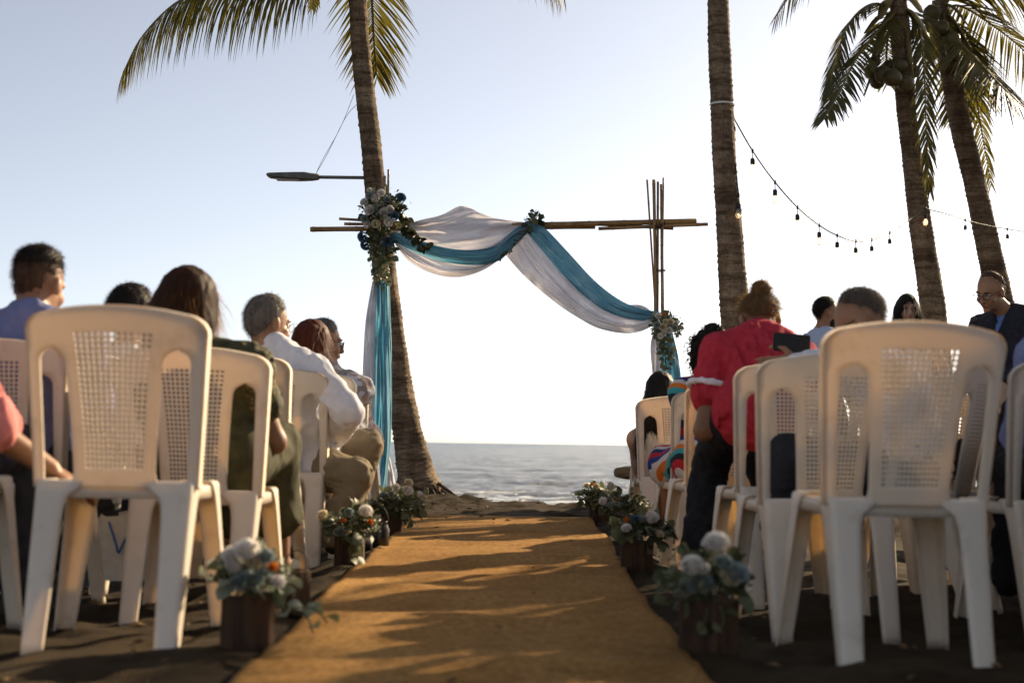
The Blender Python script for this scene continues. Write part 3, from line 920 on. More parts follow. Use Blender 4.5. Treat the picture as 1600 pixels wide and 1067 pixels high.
# ------------------------------------------------------------------ bamboo arch
m_bam, nt, b = new_mat('bamboo')
n, cr, src = noise_col(nt, (.17, .088, .028), (.36, .21, .072), 9, 5, .6, stretch=(1, 1, 1))
nt.links.new(cr.outputs[0], b.inputs['Base Color']); b.inputs['Roughness'].default_value = .45
DA = 9.9
AR = thing('wedding_arch', 'bamboo pole wedding arch standing at the far end of the aisle', 'arch', at(800, 790, DA))
def bamboo(p0, p1, r_, seed, node=.27):
    rn = random.Random(seed)
    p0, p1 = pl(AR, p0), pl(AR, p1)
    L_ = (p1-p0).length
    pts, rad = [], []
    s_ = rn.uniform(0, node*.6)
    ks = [0]
    while s_ < L_-.02:
        if s_ > .02: ks.append(s_)
        s_ += node*rn.uniform(.85, 1.15)
    for i, k in enumerate(ks):
        nx_ = ks[i+1] if i+1 < len(ks) else L_
        if i: seg = [(k-.008, 1.0), (k-.004, 1.14), (k, 1.02), (k+.004, 1.12), (k+.010, 1.0)]
        else: seg = [(0, 1)]
        seg.append(((k+nx_)/2, .95))
        for q, f in seg: pts.append(p0.lerp(p1, q/L_)); rad.append(r_*f)
    pts.append(p1); rad.append(r_)
    mb = MB(); mb.tube(pts, rad, 10)
    return link('bamboo_pole', mb.mesh('bamboo_pole'), m_bam, AR)
# beam
bamboo(at(485, 358.5, DA), at(930, 354, DA), .018, 1)
bamboo(at(530, 342, DA+.03), at(760, 356, DA+.04), .010, 2)
bamboo(at(538, 350, DA+.05), at(812, 353, DA+.05), .011, 3)
bamboo(at(800, 352.5, DA-.03), at(1088, 345.5, DA-.03), .019, 4)
bamboo(at(935, 357.5, DA-.045), at(1106, 350.5, DA-.045), .0125, 5)
bamboo(at(905, 349, DA-.01), at(1052, 357, DA-.005), .012, 6)
# right post bundle
for k, (a_, b_, r_, dd) in enumerate([((1011, 281), (1024, 480), .007, -.05), ((1021.5, 281), (1031, 806), .012, -.065), ((1028, 284), (1026, 806), .009, -.045), ((1033, 288), (1037, 806), .009, -.06), ((1036.5, 278), (1034, 480), .007, -.075), ((1034, 368), (1040, 806), .011, -.03), ((1024, 420), (1022, 806), .011, -.03)]):
    bamboo(at(*a_, DA+dd), at(*b_, DA+dd), r_, 20+k, .3)
# left post bundle
for k, (a_, b_, r_, dd) in enumerate([((607, 265), (600, 790), .008, -.02), ((601, 275), (592, 790), .010, -.03), ((598, 277), (604, 790), .009, .03), ((604, 290), (588, 790), .011, .0)]):
    bamboo(at(*a_, DA+dd), at(*b_, DA+dd), r_, 40+k, .3)
m_tie = mat('dark_tie', (.03, .02, .012), (.07, .045, .025), 60, .8, .3)
for px, py, w_, h_ in [(1029, 351, .055, .05), (600, 352, .05, .045), (1031, 423, .05, .007)]:
    p = pl(AR, at(px, py, DA-.04))
    mb = MB()
    nn = 5 if h_ > .01 else 2
    for k in range(nn):
        z = (k-(nn-1)/2)*.006
        sg = .8 if h_ > .01 else .05
        ring = [p+Vector((math.cos(t)*w_*.75, math.sin(t)*.05, z+math.sin(t+.6)*.03*sg)) for t in np.linspace(0, 2*math.pi, 20)]
        mb.tube(ring, .0025, 5)
    link('tie', mb.mesh('tie'), m_tie, AR)

# ------------------------------------------------------------------ drapes
def cloth_mat(name, c, tc_, alpha, trans):
    m, nt, b = new_mat(name)
    tcn = nt.nodes.new('ShaderNodeTexCoord')
    mp = nt.nodes.new('ShaderNodeMapping'); nt.links.new(tcn.outputs['Object'], mp.inputs[0])
    nn = nt.nodes.new('ShaderNodeTexNoise'); nn.inputs['Scale'].default_value = 7; nn.inputs['Detail'].default_value = 5
    nt.links.new(mp.outputs[0], nn.inputs['Vector'])
    b.inputs['Base Color'].default_value = (*c, 1); b.inputs['Roughness'].default_value = .75; b.inputs['Specular IOR Level'].default_value = .15
    b.inputs['Sheen Weight'].default_value = .2
    add_bump(nt, b, nn.outputs['Fac'], .35, .02)
    t = nt.nodes.new('ShaderNodeBsdfTranslucent'); t.inputs['Color'].default_value = (*tc_, 1)
    m1 = nt.nodes.new('ShaderNodeMixShader'); m1.inputs[0].default_value = trans
    nt.links.new(b.outputs[0], m1.inputs[1]); nt.links.new(t.outputs[0], m1.inputs[2])
    tr = nt.nodes.new('ShaderNodeBsdfTransparent')
    m2 = nt.nodes.new('ShaderNodeMixShader')
    # loosely woven: the weave thins where it is stretched
    mr = nt.nodes.new('ShaderNodeMapRange'); mr.inputs[1].default_value = .35; mr.inputs[2].default_value = .65; mr.inputs[3].default_value = alpha-.07; mr.inputs[4].default_value = min(1, alpha+.07)
    nt.links.new(nn.outputs['Fac'], mr.inputs[0]); nt.links.new(mr.outputs[0], m2.inputs[0])
    nt.links.new(tr.outputs[0], m2.inputs[1]); nt.links.new(m1.outputs[0], m2.inputs[2])
    nt.links.new(m2.outputs[0], nt.nodes['Material Output'].inputs['Surface'])
    return m
m_wcl = cloth_mat('white_chiffon', (.80, .78, .82), (.86, .83, .84), .84, .42)
m_tcl = cloth_mat('teal_chiffon', (.22, .46, .56), (.30, .62, .74), .92, .5)
def drape(name, rails, parent, m_, folds=6, amp=.025, seed=0, nu=90, nv=54, tw=1.2, skew=0):
    """rails: cross-wise lines of (px, py, depth); cloth runs through them with folds along its length"""
    rn = random.Random(seed)
    L_ = [catmull([at(*q) for q in r_], nu) for r_ in rails]
    ph = [rn.uniform(0, 6.28) for _ in range(6)]
    P = []
    gu, gv = np.meshgrid(np.linspace(0, 1, nu), np.linspace(0, 1, nv))
    wob_ = .35*fbm(np.stack([gu*3+seed*3.1, gv*2, 0*gu+seed], -1), 2)
    FO = (1-2*np.abs(fbm(np.stack([gu*1.6+seed, (gv+wob_*.35+skew*gu)*folds*2.0+seed*7, 0*gu], -1), 3)*1.6))*1.0+.18*fbm(np.stack([gu*6, gv*folds*4, 0*gu+seed], -1), 2)
    FO2 = fbm(np.stack([gu*4+3, gv*folds*1.5, 0*gu+seed], -1), 3)
    for j in range(nv):
        v = j/(nv-1)
        t = v*(len(L_)-1); i = min(int(t), len(L_)-2); f = t-i
        for k in range(nu):
            u_ = k/(nu-1)
            # smooth across rails
            a = L_[max(i-1, 0)][k]; b_ = L_[i][k]; c_ = L_[i+1][k]; d_ = L_[min(i+2, len(L_)-1)][k]
            p = .5*((2*b_)+(c_-a)*f+(2*a-5*b_+4*c_-d_)*f*f+(3*b_-a-3*c_+d_)*f**3)
            fo = FO[j, k]
            ed = min(1, 6*v, 6*(1-v))*.6+.4
            p = p+Vector((0, -1, 0))*fo*amp*2.0*ed+Vector((0, 0, 1))*.45*amp*FO2[j, k]
            P.append(p-Vector(parent.location))
    mb = MB(); mb.grid(P, nu, nv)
    me = bake(mb.mesh(name), [('SOLIDIFY', dict(thickness=.0012, offset=0))])
    return link(name, me, m_, parent)
WD = thing('white_drape', 'sheer white cloth swagged over the arch and hanging down both posts', 'drape', at(800, 350, DA))
TD = thing('teal_drape', 'teal cloth swagged over the arch and hanging down both posts', 'drape', at(800, 352, DA))
f_ = DA
# upper white swag, billowing over the beam
drape('upper_swag', [[(612, 362, f_+.05), (650, 346, f_+.10), (690, 336, f_+.16), (722, 321, f_+.2), (752, 334, f_+.16), (790, 345, f_+.1), (828, 349, f_+.02)],
                     [(612, 364, f_+.0), (655, 352, f_-.02), (700, 352, f_-.05), (735, 350, f_-.05), (770, 351, f_-.05), (800, 350, f_-.04), (827, 352, f_-.02)],
                     [(614, 366, f_-.05), (655, 370, f_-.1), (695, 377, f_-.14), (735, 379, f_-.15), (770, 374, f_-.13), (800, 362, f_-.1), (826, 354, f_-.05)],
                     [(616, 368, f_-.08), (660, 384, f_-.12), (700, 393, f_-.16), (738, 395, f_-.17), (775, 388, f_-.15), (802, 372, f_-.1), (824, 357, f_-.05)]], WD, m_wcl, 3, .026, 1, skew=.7)
# lower white swag
drape('lower_swag', [[(610, 364, f_-.06), (640, 386, f_-.08), (680, 401, f_-.1), (720, 408, f_-.1), (760, 407, f_-.1), (792, 392, f_-.08), (822, 362, f_-.05)],
                     [(610, 368, f_-.10), (638, 398, f_-.14), (676, 418, f_-.17), (715, 424, f_-.18), (752, 418, f_-.16), (785, 400, f_-.1), (820, 368, f_-.05)],
                     [(611, 372, f_-.06), (638, 408, f_-.06), (674, 427, f_-.05), (714, 433, f_-.03), (750, 424, f_-.02), (780, 406, f_), (818, 374, f_)]], WD, m_wcl, 3, .018, 2, skew=-.3)
# teal swag
drape('swag', [[(608, 358, f_-.12), (650, 374, f_-.17), (690, 386, f_-.2), (735, 391, f_-.2), (770, 384, f_-.18), (800, 362, f_-.12), (822, 346, f_+.02)],
               [(608, 366, f_-.15), (650, 386, f_-.20), (690, 399, f_-.23), (735, 404, f_-.24), (775, 399, f_-.2), (806, 372, f_-.14), (830, 348, f_-.03)],
               [(608, 374, f_-.11), (648, 394, f_-.14), (690, 408, f_-.16), (735, 414, f_-.16), (778, 408, f_-.13), (812, 376, f_-.08), (836, 352, f_-.02)]], TD, m_tcl, 5, .016, 3)
# the swags going down to the right post
drape('falling_swag', [[(828, 345, f_-.04), (852, 358, f_-.08), (885, 392, f_-.1), (925, 436, f_-.1), (965, 468, f_-.1), (1000, 483, f_-.12), (1030, 488, f_-.14)],
               [(824, 352, f_-.09), (848, 374, f_-.15), (880, 410, f_-.18), (918, 453, f_-.18), (958, 480, f_-.17), (998, 491, f_-.16), (1030, 492, f_-.16)],
               [(822, 362, f_-.05), (846, 390, f_-.1), (876, 426, f_-.13), (912, 462, f_-.14), (952, 489, f_-.14), (996, 501, f_-.14), (1030, 497, f_-.14)]], TD, m_tcl, 3, .018, 4)
drape('falling_swag', [[(822, 352, f_-.02), (846, 384, f_-.08), (874, 420, f_-.12), (910, 458, f_-.13), (950, 486, f_-.13), (992, 499, f_-.14), (1028, 494, f_-.14)],
               [(806, 368, f_-.02), (834, 412, f_-.1), (864, 446, f_-.16), (902, 478, f_-.18), (946, 503, f_-.18), (992, 510, f_-.17), (1028, 499, f_-.15)],
               [(788, 396, f_+.04), (818, 430, f_), (852, 460, f_-.03), (894, 490, f_-.05), (940, 514, f_-.07), (990, 520, f_-.09), (1028, 506, f_-.12)]], WD, m_wcl, 3, .016, 5)
drape('loose_end', [[(972, 482, f_-.02), (985, 477, f_), (1005, 478, f_), (1022, 490, f_-.04)], [(974, 486, f_-.06), (988, 484, f_-.08), (1008, 486, f_-.08), (1024, 494, f_-.08)]], WD, m_wcl, 2, .01, 6, 24, 12)
# left tails
drape('tail', [[(582, 440, f_-.06), (572, 500, f_-.10), (567, 580, f_-.14), (566, 680, f_-.15), (568, 775, f_-.17)],
               [(592, 440, f_-.10), (588, 500, f_-.12), (585, 580, f_-.14), (583, 680, f_-.16), (584, 778, f_-.2)],
               [(600, 440, f_-.04), (598, 500, f_-.06), (596, 580, f_-.08), (594, 680, f_-.1), (592, 778, f_-.14)]], WD, m_wcl, 3, .022, 7)
drape('tail', [[(588, 440, f_-.12), (587, 500, f_-.14), (586, 580, f_-.15), (584, 680, f_-.17), (580, 778, f_-.2)],
               [(598, 440, f_-.15), (599, 500, f_-.17), (599, 580, f_-.18), (598, 680, f_-.2), (592, 778, f_-.25)],
               [(608, 440, f_-.10), (611, 500, f_-.12), (612, 580, f_-.13), (611, 680, f_-.15), (602, 778, f_-.2)]], TD, m_tcl, 3, .020, 8)
drape('trailing_hem', [[(600, 700, f_+.02), (597, 740, f_), (594, 782, f_-.02)], [(604, 706, f_-.02), (606, 745, f_-.05), (607, 784, f_-.08)], [(608, 712, f_+.04), (617, 748, f_+.02), (624, 782, f_)]], WD, m_wcl, 2, .02, 9, 30, 20)
# right tails
drape('tail', [[(1020, 520, f_-.1), (1016, 545, f_-.1), (1020, 600, f_-.1), (1022, 700, f_-.1), (1012, 806, f_-.1)],
               [(1028, 520, f_-.14), (1026, 545, f_-.14), (1028, 600, f_-.14), (1030, 700, f_-.14), (1026, 806, f_-.18)],
               [(1034, 520, f_-.1), (1036, 545, f_-.1), (1038, 600, f_-.1), (1038, 700, f_-.1), (1036, 806, f_-.12)]], WD, m_wcl, 2, .02, 10, 50, 20)
drape('tail', [[(1034, 510, f_-.12), (1032, 545, f_-.13), (1034, 600, f_-.14), (1033, 700, f_-.14), (1030, 806, f_-.14)],
               [(1040, 510, f_-.15), (1047, 545, f_-.17), (1050, 600, f_-.18), (1044, 700, f_-.18), (1036, 806, f_-.2)],
               [(1048, 510, f_-.12), (1060, 560, f_-.12), (1064, 610, f_-.12), (1056, 700, f_-.13), (1044, 806, f_-.14)]], TD, m_tcl, 2, .02, 11, 50, 20)

# ------------------------------------------------------------------ flowers
m_rose = mat('white_petal', (.74, .70, .64), (.82, .78, .73), 20, .6, .05, .001, .2, trans=.3)
m_rosec = mat('cream_petal', (.62, .55, .38), (.72, .64, .46), 20, .6, .05, .001, .2, trans=.3)
m_blue = mat('blue_petal', (.06, .115, .18), (.13, .21, .29), 20, .6, .05, .001, .2, trans=.25)
m_pale = mat('pale_blue_petal', (.25, .30, .29), (.36, .40, .38), 20, .6, .05, .001, .2, trans=.25)
m_orange = mat('orange_petal', (.55, .13, .02), (.70, .24, .03), 20, .6, .05, .001, .2, trans=.3)
m_euc = mat('eucalyptus_leaf', (.100, .112, .055), (.20, .215, .115), 9, .55, .1, .001, .3, trans=.22)
m_euc2 = mat('dark_leaf', (.034, .042, .016), (.078, .085, .032), 9, .5, .1, .001, .3, trans=.2)
m_euc3 = mat('pale_leaf', (.17, .20, .14), (.27, .29, .20), 9, .6, .1, .001, .3, trans=.25)
m_stem = mat('flower_stem', (.05, .06, .025), (.09, .09, .04), 20, .7, .1)
def rose_mesh(seed, openness=1.0):
    rn = random.Random(seed)
    mb = MB()
    for ring in range(4):
        npet = (3, 4, 5, 6)[ring]
        rb, rt, h = (.06, .20, .40, .58)[ring], (.12, .36, .62, .88)[ring]*openness, (.96, .92, .84, .66)[ring]
        for k in range(npet):
            a0 = 6.283*k/npet+ring*.7+rn.uniform(-.1, .1)
            wd_ = 6.283/npet*.72
            P = []
            for j in range(4):
                v = j/3
                for i in range(5):
                    u_ = i/4*2-1
                    an = a0+u_*wd_*(.55+.5*math.sin(v*2.2))
                    rr = rb+(rt-rb)*(v**1.5)+(.10*u_*u_ if ring else .02)*v
                    z = -.25+(h+.25)*v-.16*u_*u_*v-(.14*(v > .9)*(ring > 2))-rn.uniform(0, .05)
                    rr += (.10*(v > .9)*(ring > 1))+rn.uniform(-.02, .02)
                    P.append((rr*math.cos(an), rr*math.sin(an), z))
            mb.grid(P, 5, 4)
    mb.lathe([(.001, -.5), (.14, -.42), (.30, -.25), (.28, -.1)], 8)
    return mb.mesh('rose')
def leaf_mesh(w_, fold):
    n = 7
    P = []
    for k in range(n):
        t = k/(n-1)
        ww = w_*math.sin(math.pi*min(1, .06+.93*t))**.65
        z = .18*math.sin(t*2.6)
        P += [(-ww, t, z+fold*ww), (0, t, z), (ww, t, z+fold*ww)]
    mb = MB(); mb.grid(P, 3, n)
    return mb.mesh('leaf')
def filler_mesh(seed, n=60):
    """tiny sprigs and buds"""
    rn = random.Random(seed)
    mb = MB()
    for k in range(n):
        d = Vector((rn.gauss(0, 1), rn.gauss(0, 1), abs(rn.gauss(.3, .8)))).normalized()
        p = d*rn.uniform(.5, 1.0)
        mb.tube([d*.1, p], .012, 3, cap=False)
        for q in range(4):
            e = p+Vector((rn.gauss(0, .1), rn.gauss(0, .1), rn.gauss(0, .1)))
            t = Vector((rn.gauss(0, 1), rn.gauss(0, 1), rn.gauss(0, 1))).normalized()*.09
            s_ = t.cross(d).normalized()*.05
            mb.add([e-t, e+s_, e+t, e-s_], [(0, 1, 2, 3)])
    return mb.mesh('filler')
ROSE = {}
for nm, m_ in (('w', m_rose), ('c', m_rosec), ('b', m_blue), ('p', m_pale), ('o', m_orange)):
    ROSE[nm] = [rose_mesh(s_+ord(nm), .85+.1*s_) for s_ in range(3)]
    for q in ROSE[nm]: q.materials.append(m_)
LEAF = {}
for nm, m_, w_ in (('e', m_euc, .42), ('d', m_euc2, .40), ('p', m_euc3, .44), ('l', m_euc2, .24)):
    LEAF[nm] = [leaf_mesh(w_*f, fo) for f, fo in ((1, .2), (.85, -.15), (1.1, .35))]
    for q in LEAF[nm]: q.materials.append(m_)
FIL = [filler_mesh(k) for k in range(3)]
for q, m_ in zip(FIL, (m_euc, m_euc3, m_euc2)): q.materials.append(m_)
def orient(o, n, roll, up=Vector((0, 0, 1))):
    q = Vector(n).to_track_quat('Z', 'Y')
    o.rotation_mode = 'QUATERNION'
    o.rotation_quaternion = q @ Matrix.Rotation(roll, 3, 'Z').to_quaternion()
def put_rose(par, kind, p, n, r_, rn, name='rose'):
    o = link(name, rn.choice(ROSE[kind]), None, par)
    o.location = p; orient(o, n, rn.uniform(0, 6.28)); o.scale = (r_, r_, r_*.95)
def put_leaf(par, kind, p, d, l, rn):
    """leaf growing from p along d"""
    o = link('leaf', rn.choice(LEAF[kind]), None, par)
    o.location = p
    d = Vector(d).normalized()
    side = d.cross(Vector((rn.uniform(-1, 1), rn.uniform(-1, 1), rn.uniform(.2, 1.2)))).normalized()
    nrm = side.cross(d)
    Mx = Matrix((side, d, nrm)).transposed()
    o.rotation_mode = 'QUATERNION'
    o.rotation_quaternion = Mx.to_quaternion()
    o.scale = (l, l, l)
def cluster(par, c, rad, seed, leaves=50, kinds='eedp', ll=(.04, .06), fill=2, droop=0):
    """a mound of foliage filling an ellipsoid round c"""
    rn = random.Random(seed)
    for k in range(leaves):
        d = Vector((rn.gauss(0, 1), rn.gauss(0, 1), rn.gauss(0, 1))).normalized()
        s_ = rn.uniform(.45, .95)
        p = Vector((c[0]+d.x*rad[0]*s_, c[1]+d.y*rad[1]*s_, c[2]+d.z*rad[2]*s_))
        put_leaf(par, rn.choice(kinds), p, d+Vector((rn.gauss(0, .4), rn.gauss(0, .4), rn.gauss(0, .4)-droop)), rn.uniform(*ll), rn)
    for k in range(fill):
        o = link('filler_sprigs', FIL[k % 3], None, par)
        o['kind'] = 'stuff'
        o.location = Vector(c)+Vector((rn.uniform(-.4, .4)*rad[0], rn.uniform(-.4, .4)*rad[1], -.2*rad[2]))
        f = max(rad)*rn.uniform(.85, 1.05)
        o.scale = (rad[0]*1.05, rad[1]*1.05, rad[2]*1.1); o.rotation_euler = (0, 0, rn.uniform(0, 6))
def vine(par, pts, seed, kinds='e', ll=(.035, .05), step=.022):
    rn = random.Random(seed)
    P = catmull(pts, 40)
    mb = MB(); mb.tube(P, .0025, 5); link('stem', mb.mesh('stem'), m_stem, par)
    L_ = sum((P[i+1]-P[i]).length for i in range(39))
    n = int(L_/step)
    for k in range(n):
        t = (k+.5)/n*39; i = min(int(t), 38)
        tan = (P[i+1]-P[i]).normalized()
        sd = tan.cross(Vector((rn.uniform(-1, 1), rn.uniform(-1, 1), rn.uniform(-1, 1)))).normalized()
        put_leaf(par, rn.choice(kinds), P[i], tan*.6+sd, rn.uniform(*ll), rn)

# on the arch, left
FL = thing('flower_arrangement', 'large bunch of white and blue roses with trailing leaves on the left of the arch', 'flowers', at(597, 330, DA-.1))
rn = random.Random(1)
q = lambda x, y, d=DA-.16: pl(FL, at(x, y, d))
cluster(FL, q(597, 330), (.15, .10, .165), 1, 130, 'eedd', (.038, .06), 3)
cluster(FL, q(596, 385), (.095, .07, .15), 2, 90, 'eede', (.038, .058), 2, .6)
cluster(FL, q(597, 420), (.055, .05, .15), 3, 50, 'eee', (.03, .05), 1, .9)
for x, y, r_, kd in [(570, 317, .034, 'w'), (587, 311, .036, 'w'), (596, 303, .032, 'w'), (578, 329, .038, 'w'), (600, 332, .038, 'w'), (609, 328, .034, 'w'), (607, 347, .036, 'w'), (574, 351, .030, 'w'), (587, 350, .032, 'c'), (578, 298, .022, 'w'),
                     (626, 310, .040, 'b'), (606, 377, .042, 'b'), (568, 370, .038, 'b'), (571, 383, .034, 'b'), (616, 338, .034, 'b'), (570, 342, .028, 'p'), (579, 307, .026, 'p'), (605, 312, .024, 'p')]:
    p = q(x, y, DA-.245)
    put_rose(FL, kd, p, Vector(((x-595)/60, -1, -(y-330)/90+.15)), r_, rn)
vine(FL, [q(597, 430), q(599, 445), q(598, 462)], 5, 'p', (.02, .035))
G1 = thing('leaf_garland', 'dark eucalyptus garland lying on the teal swag beside the big bunch', 'garland', at(640, 365, DA-.2))
for k in range(3):
    vine(G1, [pl(G1, at(*p)) for p in [(618, 318+8*k, DA-.18), (632, 336+4*k, DA-.22), (637, 362, DA-.26), (650, 375+3*k, DA-.28), (668, 388, DA-.28)]], 60+k, 'dd', (.045, .062), .017)
G2 = thing('leaf_garland', 'small eucalyptus sprig pinned where the swags meet mid-beam', 'garland', at(830, 350, DA-.1))
cluster(G2, pl(G2, at(834, 347, DA-.1)), (.055, .05, .05), 9, 22, 'dde', (.04, .06), 1)
vine(G2, [pl(G2, at(*p)) for p in [(836, 352, DA-.12), (836, 336, DA-.12), (834, 330, DA-.12)]], 70, 'e', (.03, .05))
vine(G2, [pl(G2, at(*p)) for p in [(828, 352, DA-.14), (812, 374, DA-.2), (798, 391, DA-.2), (782, 406, DA-.18)]], 71, 'dd', (.035, .05), .03)
# on the arch, right
FRt = thing('flower_arrangement', 'smaller bunch of pale flowers tied low on the right arch post', 'flowers', at(1040, 510, DA-.2))
rn = random.Random(2)
q = lambda x, y, d=DA-.2: pl(FRt, at(x, y, d))
cluster(FRt, q(1041, 512), (.11, .08, .11), 11, 80, 'eeep', (.03, .045), 3)
cluster(FRt, q(1040, 548), (.045, .05, .12), 12, 40, 'ee', (.03, .05), 1, .8)
vine(FRt, [q(1041, 540), q(1040, 560), q(1042, 578)], 73, 'e', (.03, .045))
for x, y, r_, kd in [(1029, 494, .026, 'w'), (1038, 492, .013, 'o'), (1036, 511, .026, 'c'), (1037, 521, .022, 'w'), (1048, 503, .024, 'c'), (1027, 508, .024, 'p'), (1054, 512, .022, 'p'), (1040, 503, .020, 'c'), (1046, 516, .022, 'w'), (1032, 525, .02, 'w')]:
    put_rose(FRt, kd, q(x, y, DA-.29), Vector(((x-1040)/40, -1, -(y-510)/60+.1)), r_, rn)

# ------------------------------------------------------------------ log planters along the aisle
m_bark = mat('planter_bark', (.022, .011, .006), (.085, .043, .020), 7, .85, .9, .014, stretch=(3, 3, .5))
m_cut = mat('cut_wood', (.16, .10, .05), (.28, .19, .10), 12, .8, .3)
def planter(px, py, r_, h_, label, seed, flow, frad, leaves, vines=(), kinds='eedp', group='log planters of flowers beside the runner', dz=0):
    """px, py: foot of the log in the photograph"""
    g = on_ground(px, py)
    g.z -= float(dip(g.x, g.y))
    t = thing('flower_planter', label, 'planter', (g.x, g.y, g.z-.012), 0, group)
    rn = random.Random(seed)
    jr = [[1+rn.uniform(-.05, .05)+.03*math.sin(k*2.2+seed) for k in range(26)] for j in range(6)]
    cj = [rn.uniform(.94, 1.05) for k in range(26)]
    mb = MB()
    mb.lathe([(r_*1.02, 0), (r_, h_*.2), (r_*.98, h_*.5), (r_*.99, h_*.8), (r_, h_), (r_*.90, h_*1.005)], 26, jit=lambda k, j: cj[k]*(1+.4*(jr[j][k]-1)))
    link('log_pot', mb.mesh('log_pot', False), m_bark, t)
    mb = MB(); mb.lathe([(r_*.93, h_*.99), (r_*.86, h_*1.0), (r_*.82, h_*.96), (.001, h_*.95)], 20)
    link('cut_rim', mb.mesh('cut_rim'), m_cut, t)
    d = (g-EYEP).dot(fwd)
    cluster(t, (frad[3], 0, h_+frad[2]*.62), frad[:3], seed, leaves, kinds, (.035, .062), 3, .15)
    for x, y, rr, kd in flow:
        p = at(x, y, d-frad[1]*.75)-Vector(t.location)
        put_rose(t, kd, p, Vector((p.x*4, -.55, .55+p.z-h_)), rr*.82, rn)
    for k, vv in enumerate(vines):
        vine(t, [at(x, y, d+dd)-Vector(t.location) for x, y, dd in vv], seed+50+k, kinds[:2], (.04, .065), .035)
    return t
planter(386, 1010, .070, .150, 'log planter of white and blue flowers nearest on the left of the runner', 101,
        [(386, 862, .042, 'w'), (367, 884, .034, 'w'), (398, 880, .036, 'c'), (362, 868, .030, 'w'), (415, 872, .030, 'p'), (386, 908, .040, 'p'), (425, 887, .018, 'o'), (376, 912, .034, 'p'), (434, 910, .024, 'w'), (410, 900, .026, 'p')],
        (.105, .09, .075, .012), 46, [[(425, 935, -.05), (450, 955, -.08), (478, 962, -.1), (490, 988, -.1)], [(420, 930, -.05), (455, 948, -.08), (490, 950, -.1), (512, 972, -.12)], [(360, 900, 0), (335, 905, 0), (320, 912, 0)]], 'epep')
planter(545, 882, .062, .135, 'log planter with trailing ivy leaves second on the left of the runner', 102,
        [(571, 800, .040, 'w'), (505, 806, .030, 'c'), (537, 814, .015, 'o'), (578, 816, .016, 'o'), (545, 802, .03, 'p'), (530, 832, .03, 'p')],
        (.105, .09, .07, 0), 60, [[(550, 820, -.08), (552, 850, -.1), (545, 880, -.1)], [(560, 825, -.08), (566, 855, -.09), (566, 878, -.09)], [(540, 830, -.08), (536, 850, -.1)]], 'eedd')
planter(612, 834, .055, .120, 'log planter of white roses at the foot of the left arch post', 103,
        [(618, 763, .034, 'w'), (636, 768, .040, 'w'), (638, 755, .030, 'c'), (655, 773, .026, 'w'), (662, 778, .022, 'c'), (600, 775, .03, 'p'), (612, 772, .026, 'p')],
        (.165, .09, .075, .04), 90, [[(630, 790, -.05), (640, 808, -.06), (650, 818, -.06)], [(640, 780, -.05), (655, 778, -.05), (668, 772, -.05)]], 'eeed')
planter(1108, 1018, .078, .150, 'log planter of white roses nearest on the right of the runner, in shade', 104,
        [(1082, 886, .042, 'w'), (1120, 850, .040, 'w'), (1098, 890, .026, 'w'), (1150, 898, .040, 'p'), (1108, 852, .024, 'w'), (1078, 916, .04, 'p'), (1140, 905, .034, 'c'), (1100, 912, .034, 'p'), (1130, 880, .03, 'p')],
        (.115, .09, .08, -.004), 50, [[(1080, 930, -.05), (1055, 940, -.05), (1030, 935, -.05)], [(1105, 950, -.1), (1100, 975, -.11), (1090, 985, -.11)], [(1125, 945, -.1), (1130, 970, -.11), (1118, 990, -.12)]], 'eedd')
planter(995, 888, .066, .120, 'log planter with one orange flower second on the right of the runner', 105,
        [(979, 826, .026, 'w'), (1018, 810, .040, 'w'), (979, 813, .016, 'o'), (992, 811, .024, 'b'), (1003, 812, .024, 'p'), (1030, 835, .024, 'c')],
        (.125, .09, .07, .012), 64, [[(975, 820, -.05), (958, 822, -.05), (952, 835, -.05)], [(1025, 815, -.02), (1040, 815, 0), (1048, 822, 0)]], 'eedd')
planter(968, 832, .060, .110, 'dark leafy log planter third on the right of the runner', 106,
        [(943, 784, .034, 'w'), (965, 780, .012, 'o'), (955, 790, .026, 'p')], (.13, .09, .08, .0), 60, [[(960, 790, -.05), (985, 776, -.03), (1000, 784, 0)]], 'dded')
planter(936, 811, .062, .100, 'log planter of pale roses at the end of the runner on the right', 107,
        [(917, 760, .026, 'c'), (932, 761, .026, 'c'), (953, 760, .036, 'w'), (931, 785, .030, 'c'), (925, 757, .014, 'o'), (940, 770, .028, 'p'), (948, 772, .03, 'c')],
        (.13, .09, .075, -.0), 70, [[(920, 770, -.04), (906, 772, -.04), (906, 788, -.04)]], 'eeed')
# jars / short logs behind the left planters
m_jar = mat('dark_jar', (.010, .008, .006), (.03, .02, .014), 12, .25, .1, .002, .5)
g = on_ground(591, 856)
J = thing('lantern_jar', 'dark glass jar with a wire handle between the left planters', 'jar', g)
mb = MB(); mb.lathe([(.03, 0), (.046, .004), (.050, .02), (.050, .085), (.042, .105), (.040, .118), (.043, .122), (.040, .124), (.036, .115), (.001, .112)], 20)
link('jar', mb.mesh('jar'), m_jar, J)
mb = MB(); mb.tube([Vector((.045*math.cos(t), 0, .11+.085*math.sin(t))) for t in np.linspace(0, math.pi, 16)], .0025, 6)
link('handle', mb.mesh('handle'), m_black, J)
g = on_ground(462, 956)
J = thing('lantern_jar', 'dark wood-wrapped jar behind the nearest left planter', 'jar', g)
mb = MB(); rn = random.Random(4); cj = [rn.uniform(.93, 1.06) for k in range(22)]
mb.lathe([(.044, 0), (.047, .01), (.046, .09), (.044, .128), (.036, .13), (.034, .10), (.001, .1)], 22, jit=lambda k, j: cj[k])
link('jar', mb.mesh('jar', False), m_bark, J)
mb = MB(); mb.tube([Vector((.042*math.cos(t), 0, .12+.07*math.sin(t))) for t in np.linspace(0, math.pi, 16)], .0022, 6)
link('handle', mb.mesh('handle'), m_black, J)
